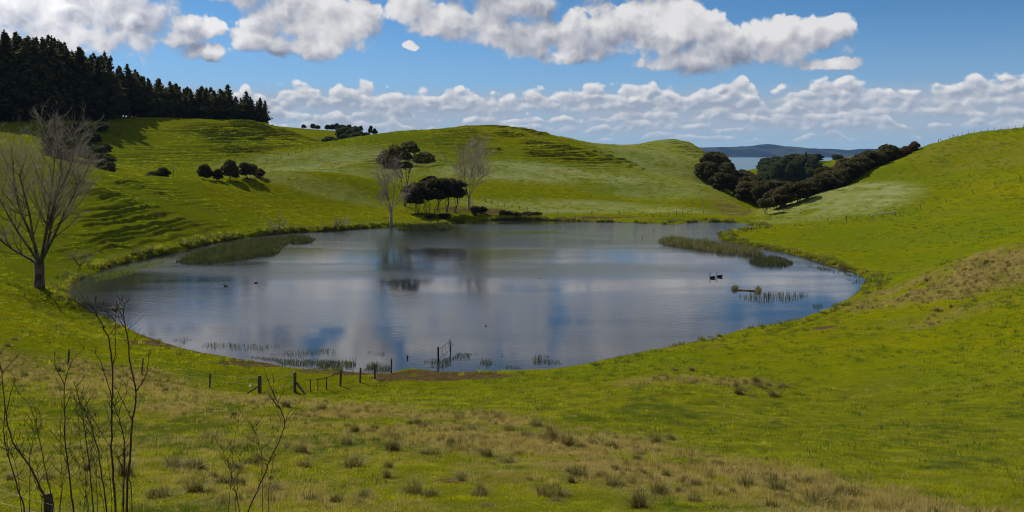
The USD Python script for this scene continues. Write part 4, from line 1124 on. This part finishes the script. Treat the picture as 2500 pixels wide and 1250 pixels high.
# fences farther off
fence('fence of small dark posts along the far shore below the central hill', [P(px, py, 180, 330) for px, py in ((1185, 492), (1200, 497), (1215, 501), (1232, 505), (1250, 508), (1268, 511), (1288, 514), (1310, 520), (1362, 521), (1445, 523), (1513, 526))], (0.5, 0.9), h=1.2)
fence('short line of posts at the far shore left of the gully mouth', [(P(1594, 531, 180, 330), 1.0, 0.1, 0, 0), (P(1612, 529, 180, 330), 1.3, 0.05, 0, 0), (P(1633, 526, 180, 330), 1.25, 0.08, 0, 0), (P(1652, 526, 180, 330), 1.4, 0.10, 0, 0), (P(1667, 525, 180, 330), 1.3, 0.1, 0, 0), (P(1678, 524, 180, 330), 1.0, 0.06, 0, 0), (P(1688, 521, 180, 330), 1.0, 0.06, 0, 0)], (0.6,), h=1.2)
fence('fence climbing the grass beside the left edge of the gully', [P(px, py, 200, 450) for px, py in ((1718, 521), (1716, 505), (1712, 490), (1708, 476), (1704, 462), (1702, 450), (1700, 440), (1699, 431))], (0.5, 0.9), h=1.3)
t = thing('marker_post', 'single dark post standing in the water at the far right arm', 'post', wat(1645, 549))
part('post', t, rounded_post(0.07, 1.1), 'old_timber')
t = thing('marker_post', 'single dark post on the tip of the grassy point', 'post', hit(1835, 564, 150, 280))
part('post', t, rounded_post(0.08, 1.0), 'old_timber')
slope = [(1968, 542), (2021, 538), (2066, 538), (2092, 538)]
fence('uneven short posts at the foot of the right-hand hill, left of the rail', [(P(1968, 542, 150, 300), 0.5, 0.06, 0, 0), (P(2021, 538, 150, 300), 0.6, 0.10, 0, 0), (P(2066, 538, 150, 300), 1.0, 0.16, 0, 0), (P(2092, 536, 150, 300), 0.7, 0.05, 0, 0)], ())
q = [np.array(P(px, py, 150, 300)) for px, py in ((2129, 534), (2156, 531), (2186, 527))]
t = thing('rail_fence', 'pale wooden rail on three posts at the foot of the right-hand hill', 'fence', q[0])
for k, w in enumerate(q):
    v, f = rounded_post(0.10, 0.95 if k != 2 else 1.2, 8, k, (0.0, 0))
    part('post', t, (v + (w - q[0]), f), 'old_timber')
rail = trimesh.creation.box([np.linalg.norm(q[2] - q[0]) + 0.6, 0.22, 0.26])
ang = math.atan2(q[2][2] - q[0][2] + 0.1, np.hypot(*(q[2] - q[0])[:2]))
yaw = math.atan2(*(q[2] - q[0])[[1, 0]])
rail.apply_transform(trimesh.transformations.euler_matrix(0, -ang, yaw))
rail.apply_translation((q[2] - q[0]) / 2 + [0, -0.15, 0.92])
part('rail', t, rail, 'grey_timber')
fence('line of leaning posts climbing the right-hand hill behind the rail', [(P(px, py, 150, 320), 1.25, 0.07, -0.30, 0) for px, py in ((2198, 526), (2249, 512), (2311, 495), (2376, 475), (2432, 458), (2493, 438))], (0.5, 0.9))
# ridge fence against the sky
rd = []
for px in (2291, 2297, 2318, 2327, 2338, 2350, 2364, 2379, 2395, 2411, 2427, 2443, 2461, 2480, 2498):
    d = np.interp(px, [2240, 2340, 2500], [330, 340, 320])
    cand = [spot(px, dd) for dd in np.linspace(d - 25, d + 30, 60)]
    rd.append(max(cand, key=lambda w: (w[2] - H) / w[1]))
t, o = fence('fence of small posts along the skyline of the right-hand hill', [(w, 1.25, 0.10 if k in (0, 3, 14) else 0.06, 0, 0) for k, w in enumerate(rd)], (0.5, 0.9), h=1.25)
m = Mesh()
m.tube([rd[3] - o + [0, -0.1, 0.9], rd[4] - o + [-0.3, -0.1, 0.05]], 0.06, 5)
part('stay', t, m.get(), 'old_timber')
fence('fence of dark posts running up between the left hill and the central hill', [P(px, py, 250, 480) for px, py in ((650, 397), (669, 391), (687, 386), (704, 380), (721, 375), (738, 368), (757, 362), (775, 357), (790, 354))], (0.9,), h=1.35, r=0.09)
# the wire fence in the near left corner
o = P(118, 1268, 12, 40)
t = thing('post_and_wire_fence', 'square-topped post with three pale wires in the near left corner', 'fence', o)
v, f = rounded_post(0.085, 0.62, 4, 9, (0, 0), True)
part('post', t, (v, f), 'old_timber', smooth=False)
d = o[1]
for k, (ya, yb, yc) in enumerate([(1190, 1230, 1262), (1222, 1258, 1285), (1250, 1282, 1310)]):
    pts = [W(px, py, d * s_) - o for px, py, s_ in ((-60, ya - 14, 1.02), (118, yb, 0.99), (260, yc + 4, 1.0))]
    pole_line(t, 'wire', pts, 0.006, 'fence_wire', 0.02)

# ------------------------------------------------------------------ dry weed stalks close to the camera
rng = np.random.default_rng(33)
STALKS = [
    ('dark weed stalk at the far left edge, bending left', 8.6, 0.008, [(62, 1250), (40, 1180), (22, 1120), (10, 1075), (9, 1030), (12, 985)], [[(22, 1120), (14, 1040)]]),
    ('thick dark weed stalk leaning from the near fence post to the left edge', 8.2, 0.011, [(118, 1250), (100, 1190), (75, 1140), (45, 1100), (30, 1080), (18, 1040), (15, 1010), (8, 960), (5, 912)], [[(5, 912), (20, 894), (41, 872)], [(5, 912), (0, 890), (-2, 870)], [(15, 1010), (25, 965), (38, 930)]]),
    ('upright dark weed stalk with a broad fork, beneath the leaning fence post', 8.4, 0.010, [(181, 1250), (170, 1170), (160, 1100), (157, 1000), (157, 941)], [[(157, 941), (149, 922), (134, 893), (133, 868)], [(157, 941), (166, 905), (174, 880), (205, 852)], [(158, 1000), (168, 975), (172, 962)]]),
    ('tall dark weed stalk topped by a dry flower head', 7.6, 0.010, [(282, 1250), (278, 1170), (271, 1100), (273, 1040), (274, 980), (275, 905), (270, 845), (266, 830), (250, 795), (236, 766), (226, 752), (206, 738)], [[(275, 905), (282, 850), (281, 785), (283, 762)], [(281, 785), (268, 766), (246, 752)], [(274, 980), (262, 930), (245, 880), (232, 862)], [(236, 766), (237, 748), (234, 738)]]),
    ('tallest dark weed stalk, forked halfway up, reaching over the water', 7.4, 0.010, [(309, 1250), (312, 1170), (318, 1110), (322, 1030), (332, 990), (334, 955), (325, 925), (317, 880), (313, 830), (307, 800), (302, 775), (303, 743)], [[(334, 955), (350, 930), (360, 905), (363, 870)], [(322, 1026), (310, 1000), (285, 950)], [(302, 775), (290, 760), (286, 752)], [(303, 743), (312, 737)], [(303, 743), (298, 735)], [(307, 800), (293, 785), (288, 775)]]),
    ('slim weed stalk leaning left, left of the tall flower-headed one', 8.0, 0.007, [(230, 1250), (222, 1180), (212, 1080), (204, 1030), (198, 990), (180, 930)], [[(198, 990), (201, 960)], [(204, 1030), (190, 1005)]]),
    ('curved weed stalk crossing behind the slim one', 8.1, 0.008, [(262, 1250), (250, 1170), (235, 1080), (215, 1020), (200, 990), (178, 973)], [[(215, 1020), (212, 985)], [(235, 1080), (222, 1058), (205, 1040)]]),
    ('weed stalk bowed to the left just beside the tall pair', 7.5, 0.008, [(300, 1250), (303, 1140), (305, 1090), (300, 1050), (288, 1015), (276, 982)], [[(288, 1015), (297, 990), (308, 960), (310, 945)]]),
    ('fine weed stalk slanting far left through the others', 7.7, 0.005, [(322, 1180), (307, 1155), (280, 1110), (240, 1045), (210, 1000), (185, 985)], [[(240, 1045), (233, 1015)]]),
    ('thin weed stalk with small side twigs near the fence post', 8.5, 0.006, [(135, 1250), (115, 1170), (102, 1100), (93, 1060), (88, 1030), (70, 985), (40, 955)], [[(93, 1060), (102, 1030), (98, 1012)], [(88, 1030), (88, 1005)]]),
    ('faint weed stalk crossing the thin one beside the post', 8.7, 0.005, [(72, 1250), (73, 1180), (72, 1120), (80, 1080), (88, 1045), (90, 1020)], [[(80, 1080), (60, 1040)]]),
    ('single weed stalk right of the rest, curving up and forked', 8.3, 0.008, [(600, 1260), (630, 1195), (650, 1150), (660, 1120), (685, 1070), (695, 1038), (690, 1010), (668, 960), (652, 925)], [[(695, 1038), (705, 1005), (730, 985)], [(690, 1010), (672, 985), (668, 978)], [(660, 1120), (700, 1095)], [(668, 960), (668, 935)]]),
    ('low faint weed stalk leaning left of the single curved one', 8.8, 0.005, [(587, 1255), (575, 1200), (560, 1140), (545, 1110), (540, 1082)], [[(560, 1140), (565, 1105)]]),
    ('thin weed stalk joining the single curved one from the left', 8.5, 0.004, [(640, 1165), (640, 1110), (625, 1060), (612, 1030)], [[(625, 1060), (626, 1040)]]),
]
for k in range(14):
    x_ = rng.uniform(0, 330) if k < 11 else rng.uniform(520, 700)
    top_ = rng.uniform(930, 1130)
    ln_ = rng.uniform(-40, 40)
    mid_ = [(x_ + ln_ * u_ ** 1.5 + rng.uniform(-5, 5), 1255 - (1255 - top_) * u_) for u_ in np.linspace(0, 1, 6)]
    q_ = mid_[3]
    STALKS.append(('fine faint weed stalk standing among the thicker dark ones', rng.uniform(8.5, 10.5), 0.0042, mid_, [[q_, (q_[0] + rng.choice([-1, 1]) * rng.uniform(12, 26), q_[1] - rng.uniform(30, 60))], [mid_[4], (mid_[4][0] + rng.choice([-1, 1]) * rng.uniform(8, 20), mid_[4][1] - rng.uniform(20, 45))]]))
for lab, d, r, stem, branches in STALKS:
    q = [W(px, py, d + 0.02 * i) for i, (px, py) in enumerate(stem)]
    foot = q[0] + (q[0] - q[1]) * 0.25
    foot[2] = float(ground(foot[0], foot[1])) - 0.05
    o = foot
    t = thing('weed_stalk', lab, 'weed stalk', o, group='fine weed stalks among the thicker ones' if 'faint weed stalk standing' in lab else None)

    def smooth_path(pts, n=4):
        pts = np.asarray(pts)
        s_ = np.arange(len(pts))
        u_ = np.linspace(0, len(pts) - 1, (len(pts) - 1) * n + 1)
        out_ = np.stack([np.interp(u_, s_, pts[:, k_]) for k_ in range(3)], 1)
        for _ in range(2):
            out_[1:-1] = 0.25 * out_[:-2] + 0.5 * out_[1:-1] + 0.25 * out_[2:]
        return out_ + np.r_[np.zeros((1, 3)), rng.normal(0, 0.003, (len(out_) - 2, 3)), np.zeros((1, 3))]
    m = Mesh()
    path = smooth_path([foot] + q)
    r = r * 0.8
    m.tube(path - o, np.linspace(r * 1.15, r * 0.45, len(path)), 6)
    part('stem', t, m.get(), 'dark_stem', smooth=50)
    for br in branches:
        bp = smooth_path([W(px, py, d + 0.05) for px, py in br])
        m = Mesh()
        m.tube(bp - o, np.linspace(r * 0.55, r * 0.28, len(bp)), 5)
        part('branch', t, m.get(), 'dark_stem', smooth=50)
        tip = bp[-1]
        m = Mesh()
        for k in range(5):
            e = tip + rng.normal(0, 1, 3) * [0.03, 0.03, 0.02] + [0, 0, 0.045]
            m.tube([tip - o, (tip + e) / 2 + rng.normal(0, 0.004, 3) - o, e - o], [0.0022, 0.0018, 0.0012], 3)
        say(part('twigs', t, m.get(), 'dark_stem'), kind='stuff')
    m = Mesh()
    for k in range(12):
        i_ = rng.integers(len(path) // 3, len(path) - 1)
        b_ = path[i_]
        dr = np.array([rng.choice([-1, 1]) * rng.uniform(0.4, 1), rng.uniform(-0.4, 0.4), rng.uniform(0.6, 1.4)])
        ln = rng.uniform(0.08, 0.26)
        e = b_ + dr / np.linalg.norm(dr) * ln
        m.tube([b_ - o, (b_ + e) / 2 + [0, 0, -0.012] - o, e - o], [0.0032, 0.0024, 0.0016], 3)
    say(part('shoots', t, m.get(), 'dark_stem'), kind='stuff')
    if 'flower head' in lab:
        c0 = W(283, 760, d)
        m, hd = Mesh(), Mesh()
        for k in range(16):
            a_, l_ = rng.uniform(0, 6.28), rng.uniform(0.02, 0.05)
            e = c0 + [math.cos(a_) * l_, math.sin(a_) * l_, 0.03]
            m.tube([c0 - o + [0, 0, -0.01], e - o], [0.002, 0.0015], 3)
            hd.leaves(e - o + rng.normal(0, 0.004, (6, 3)), 0.010, rng)
        part('flower_stalks', t, m.get(), 'dark_stem')
        part('flower_head', t, hd.get(), 'dry_stem')

# ------------------------------------------------------------------ grass
rng = np.random.default_rng(77)


def tuft(n, radius, h, w, lean, seed, bend=True):
    r_ = np.random.default_rng(seed)
    m = Mesh()
    a, q = r_.uniform(0, 2 * np.pi, n), radius * np.sqrt(r_.uniform(0, 1, n))
    m.blades(np.c_[q * np.cos(a), q * np.sin(a), np.full(n, -0.02)], h, w, r_, lean, bend)
    return m.get()


def scatter(name, label, protos, pos, scale, index):
    pi = UsdGeom.PointInstancer.Define(stage, f'/World/{name}')
    paths = []
    for base, mesh, mat in protos:
        paths.append(part(base, pi, mesh, mat).GetPath())
    pi.CreatePrototypesRel().SetTargets(paths)
    n = len(pos)
    yaw = rng.uniform(0, 2 * np.pi, n)
    pi.CreatePositionsAttr(Vt.Vec3fArray.FromNumpy(np.asarray(pos, np.float32)))
    quat = np.c_[np.zeros((n, 2)), np.sin(yaw / 2), np.cos(yaw / 2)].astype(np.float16)
    pi.CreateOrientationsAttr(Vt.QuathArray.FromNumpy(quat))
    pi.CreateScalesAttr(Vt.Vec3fArray.FromNumpy(np.asarray(scale, np.float32)))
    pi.CreateProtoIndicesAttr(Vt.IntArray.FromNumpy(np.asarray(index, np.int32)))
    say(pi.GetPrim(), label, kind='stuff')


def sample_mask(mask, x, y):
    shape = np.shape(x)
    x, y = np.atleast_1d(x), np.atleast_1d(y)
    a = np.degrees(np.arctan2(x, y))
    return map_coordinates(mask, [np.interp(np.log(np.hypot(x, y)), LOGR, np.arange(len(RAD))), np.interp(a, ANG_D, np.arange(len(ANG_D)))], order=1, mode='nearest').reshape(shape)


def wedge(n, d0, d1):
    a = np.radians(rng.uniform(-33.4, 33.4, n))
    d = np.sqrt(rng.uniform(d0 ** 2, d1 ** 2, n))
    x, y = d * np.sin(a), d * np.cos(a)
    return x, y, d


X, Y, Dn = [], [], []
for n, d0, d1 in ((46000, 17, 40), (34000, 40, 70), (20000, 70, 125)):
    x, y, d = wedge(n, d0, d1)
    X.append(x), Y.append(y), Dn.append(d)
X, Y, Dn = np.concatenate(X), np.concatenate(Y), np.concatenate(Dn)
ok = shore_distance(X, Y) > 0.3
X, Y, Dn = X[ok], Y[ok], Dn[ok]
dm, mm = sample_mask(dry, X, Y), sample_mask(mud, X, Y)
keep_ = rng.random(len(X)) > mm * 1.1
X, Y, Dn, dm = X[keep_], Y[keep_], Dn[keep_], dm[keep_]
isdry = rng.random(len(X)) < np.clip(dm * 0.95, 0.015, 0.9)
lushn = fbm2(X, Y, 9, 3, 81) + fbm2(X, Y, 2, 2, 82) * 0.6
idx = np.where(isdry, 4 + rng.integers(0, 2, len(X)), np.where(lushn > 0.12, 2 + rng.integers(0, 2, len(X)), rng.integers(0, 2, len(X))))
sc = np.interp(Dn, [17, 40, 70, 125], [0.75, 0.95, 1.25, 1.8]) * rng.uniform(0.7, 1.3, len(X))
lumpy = np.clip(0.55 + 2.4 * fbm2(X, Y, 0.8, 2, 83) + 1.2 * fbm2(X, Y, 2.6, 2, 84), 0.25, 1.9)
hs = sc * lumpy * np.where(isdry, rng.uniform(0.9, 2.4, len(X)), rng.uniform(0.6, 1.25, len(X))) * (1 + 1.2 * np.clip(lushn, 0, 0.4))
scatter('pasture_grass', 'short green pasture grass on the near slope', [('grass_tuft', tuft(34, 0.20, 0.11, 0.011, 0.45, 1, False), 'green_blades'), ('grass_tuft', tuft(34, 0.22, 0.09, 0.012, 0.6, 2, False), 'green_blades'), ('lush_tuft', tuft(34, 0.18, 0.12, 0.012, 0.5, 3, False), 'lush_blades'), ('lush_tuft', tuft(34, 0.2, 0.13, 0.012, 0.45, 4, False), 'lush_blades'),
                          ('dry_tuft', tuft(32, 0.16, 0.15, 0.010, 0.45, 5, False), 'dry_blades'), ('dry_tuft', tuft(32, 0.18, 0.16, 0.010, 0.6, 6, False), 'dry_blades')], np.c_[X, Y, ground(X, Y)], np.c_[sc, sc, hs], idx)
# long dry and brown grass of the rough strips
x, y, d = wedge(90000, 18, 120)
dm = sample_mask(dry, x, y)
clump_ = fbm2(x, y, 1.1, 2, 97) + 0.5 * fbm2(x, y, 3.5, 2, 98)
ok = (clump_ > -0.10) & (rng.random(len(x)) < np.clip(dm - 0.15, 0, 1) * np.interp(d, [18, 40, 120], [1.0, 0.9, 0.35])) & (shore_distance(x, y) > 0.5)
x, y, d = x[ok], y[ok], d[ok]
sc = rng.uniform(0.55, 1.15, len(x)) * np.interp(d, [18, 60, 120], [0.80, 1.0, 1.4]) * (0.75 + 1.6 * np.clip(clump_[ok], 0, 0.45))
idx = np.where(rng.random(len(x)) < 0.45, 2, rng.integers(0, 2, len(x)))
scatter('long_dry_grass', 'long straw-coloured grass in rough strips on the near slope', [('dry_tuft', tuft(44, 0.16, 0.42, 0.015, 0.62, 11), 'dry_blades'), ('dry_tuft', tuft(44, 0.18, 0.36, 0.015, 0.8, 12), 'dry_blades'), ('brown_tuft', tuft(60, 0.15, 0.34, 0.014, 0.75, 13), 'tussock_blades')], np.c_[x, y, ground(x, y)], np.c_[sc, sc, sc], idx)
# long grass hanging over the banks
k = rng.integers(0, len(SHORE_XY), 9000)
q = SHORE_XY[k] + rng.normal(0, 1.6, (len(k), 2))
sd = shore_distance(q[:, 0], q[:, 1])
far = q[:, 1] > 120
ok = (sd > 0.25) & (sd < 3.2) & (far | (rng.random(len(k)) < 0.25)) & (fbm2(q[:, 0], q[:, 1], 4, 3, 91) > -0.05)
q = q[ok]
sc = rng.uniform(0.8, 1.7, len(q)) * np.interp(q[:, 1], [80, 130, 260], [0.6, 1.1, 1.4])
scatter('bank_grass', 'long olive grass hanging over the pond banks', [('bank_tuft', tuft(46, 0.3, 0.5, 0.03, 0.55, 21), 'lush_blades'), ('bank_tuft', tuft(46, 0.3, 0.45, 0.03, 0.6, 22), 'tussock_blades'), ('bank_tuft', tuft(46, 0.3, 0.5, 0.03, 0.6, 23), 'green_blades')], np.c_[q, ground(q[:, 0], q[:, 1])], np.c_[sc, sc, sc], rng.integers(0, 3, len(q)))
# single tussocks that stand out
TUS = []
for k, (n, r_, h_, ln) in enumerate([(260, 0.17, 0.42, 0.75), (240, 0.20, 0.36, 0.9), (280, 0.15, 0.48, 0.6)]):
    root = proto(f'tussock_kind_{"abc"[k]}')
    part('blades', root, tuft(n, r_, h_, 0.011, ln, 50 + k), 'tussock_blades')
    TUS.append(root.GetPath())
spots = [(787, 1000), (833, 1008), (510, 1075), (405, 955), (1340, 1052), (1330, 1072), (1348, 1075), (1213, 1022), (1125, 1022), (1155, 1052), (1000, 1035), (1018, 1036), (1040, 1042), (905, 1055), (947, 1068), (945, 1165), (735, 1082), (740, 1140), (1010, 1205), (1050, 1212), (1168, 1212), (1345, 1212), (1190, 1115), (1240, 1130), (1165, 1105), (1100, 1085), (1280, 1070), (1240, 1050), (1412, 1165),
         (1470, 1165), (1500, 1185), (1555, 1125), (1495, 1095), (1445, 1085), (1385, 1088), (1600, 1080), (1640, 1075), (470, 1145), (425, 1140), (475, 1200), (305, 1160), (210, 1150), (550, 1180), (590, 1185), (620, 1135), (865, 1055), (848, 1085), (735, 1105), (860, 1140), (1310, 1040), (1870, 950), (1880, 942), (1905, 948), (1850, 945), (1838, 970), (1885, 968), (1845, 935), (1915, 945), (1795, 945), (1800, 962),
         (1815, 955), (1690, 905), (1650, 905), (1620, 920), (2010, 765), (1735, 826), (1755, 822), (2320, 750), (2380, 735), (2290, 760), (390, 845), (35, 830), (20, 845), (250, 905), (140, 905), (60, 920), (90, 930), (620, 985), (700, 995), (1610, 1210), (1700, 1225), (1820, 1190), (1900, 1200), (2000, 1230), (2080, 1215), (1560, 1240), (960, 1100), (1060, 1110), (660, 1200), (385, 1215)]
for k in range(150):
    px = rng.uniform(0, 2100)
    py = rng.uniform(np.interp(px, [0, 600, 1300, 2100], [905, 985, 1050, 1180]), 1245)
    q = hit(px, py, 15, 130)
    if rng.random() < 0.25 + sample_mask(dry, q[0], q[1]):
        spots.append((px, py, 0.55))
for s3 in spots:
    px, py = s3[:2]
    p = hit(px + rng.uniform(-3, 3), py, 15, 130)
    s_ = rng.uniform(0.8, 1.5) * (s3[2] if len(s3) > 2 else 1)
    if px > 1600 and py < 1000:
        where = 'in the cluster on the right-hand lawn' if px > 1780 and py > 900 else 'scattered near the right shore'
    elif py < 960:
        where = 'left of the pond fence'
    elif px < 720:
        where = 'among the weed stalks on the left slope' if px < 360 else 'on the left slope below the strainer posts'
    elif py < 1110:
        where = 'in the upper straw-coloured strip'
    else:
        where = 'in the lower grass at the front'
    if s_ > 1.15 and where == 'in the lower grass at the front':
        where += ', centre left' if px < 1050 else ', centre' if px < 1400 else ', centre right'
    size = 'large' if s_ > 1.15 else 'middling' if s_ > 0.8 else 'small'
    copy_of(TUS[rng.integers(0, 3)], 'grass_tussock', f'{size} dark olive tussock {where}', 'tussock', p, rng.uniform(0, 360), (s_ * rng.uniform(0.9, 1.35), s_ * rng.uniform(0.9, 1.35), s_ * rng.uniform(0.6, 0.95)), f'{size} tussocks {where}')

# coarse tufts that break up the farther grass
x, y, d = (np.concatenate(q_) for q_ in zip(wedge(60000, 100, 440), wedge(14000, 25, 100)))
ok = (shore_distance(x, y) > 1.0) & (fbm2(x, y, 9, 3, 95) + 0.5 * fbm2(x, y, 2.5, 2, 96) > -0.02) & (sample_mask(mud, x, y) < 0.3)
x, y, d = x[ok], y[ok], d[ok]
sc = rng.uniform(0.6, 1.4, len(x)) * np.interp(d, [25, 100, 440], [0.45, 0.9, 1.7])
idx = np.where(sample_mask(pale, x, y) > rng.uniform(0.1, 0.9, len(x)), 2, np.where(rng.random(len(x)) < 0.35, 1, 0))
scatter('hill_grass', 'coarser grass tufts on the hillsides', [('coarse_tuft', tuft(22, 0.42, 0.20, 0.055, 0.7, 61, False), 'green_blades'), ('lush_tuft', tuft(22, 0.38, 0.26, 0.055, 0.6, 62, False), 'lush_blades'), ('pale_tuft', tuft(22, 0.42, 0.20, 0.055, 0.7, 63, False), 'pale_blades')], np.c_[x, y, ground(x, y)], np.c_[sc, sc, sc], idx)

# ------------------------------------------------------------------ the air
g = Graph()
air = g.add('principled_volume', 'volume', color=(0.30, 0.54, 1.0), density=0.000013, anisotropy=0.1)
g.done('thin_haze', volume=air)
hz = trimesh.creation.box([30000, 30000, 262])
hz.apply_translation([0, 4000, 262 / 2 - 23.0])
HAZE = True
if HAZE:
    m = usdkit.mesh(stage, '/World/haze', hz, '/World/Looks/thin_haze')
    say(m.GetPrim(), 'thin blue haze that pales the far hills', kind='stuff')
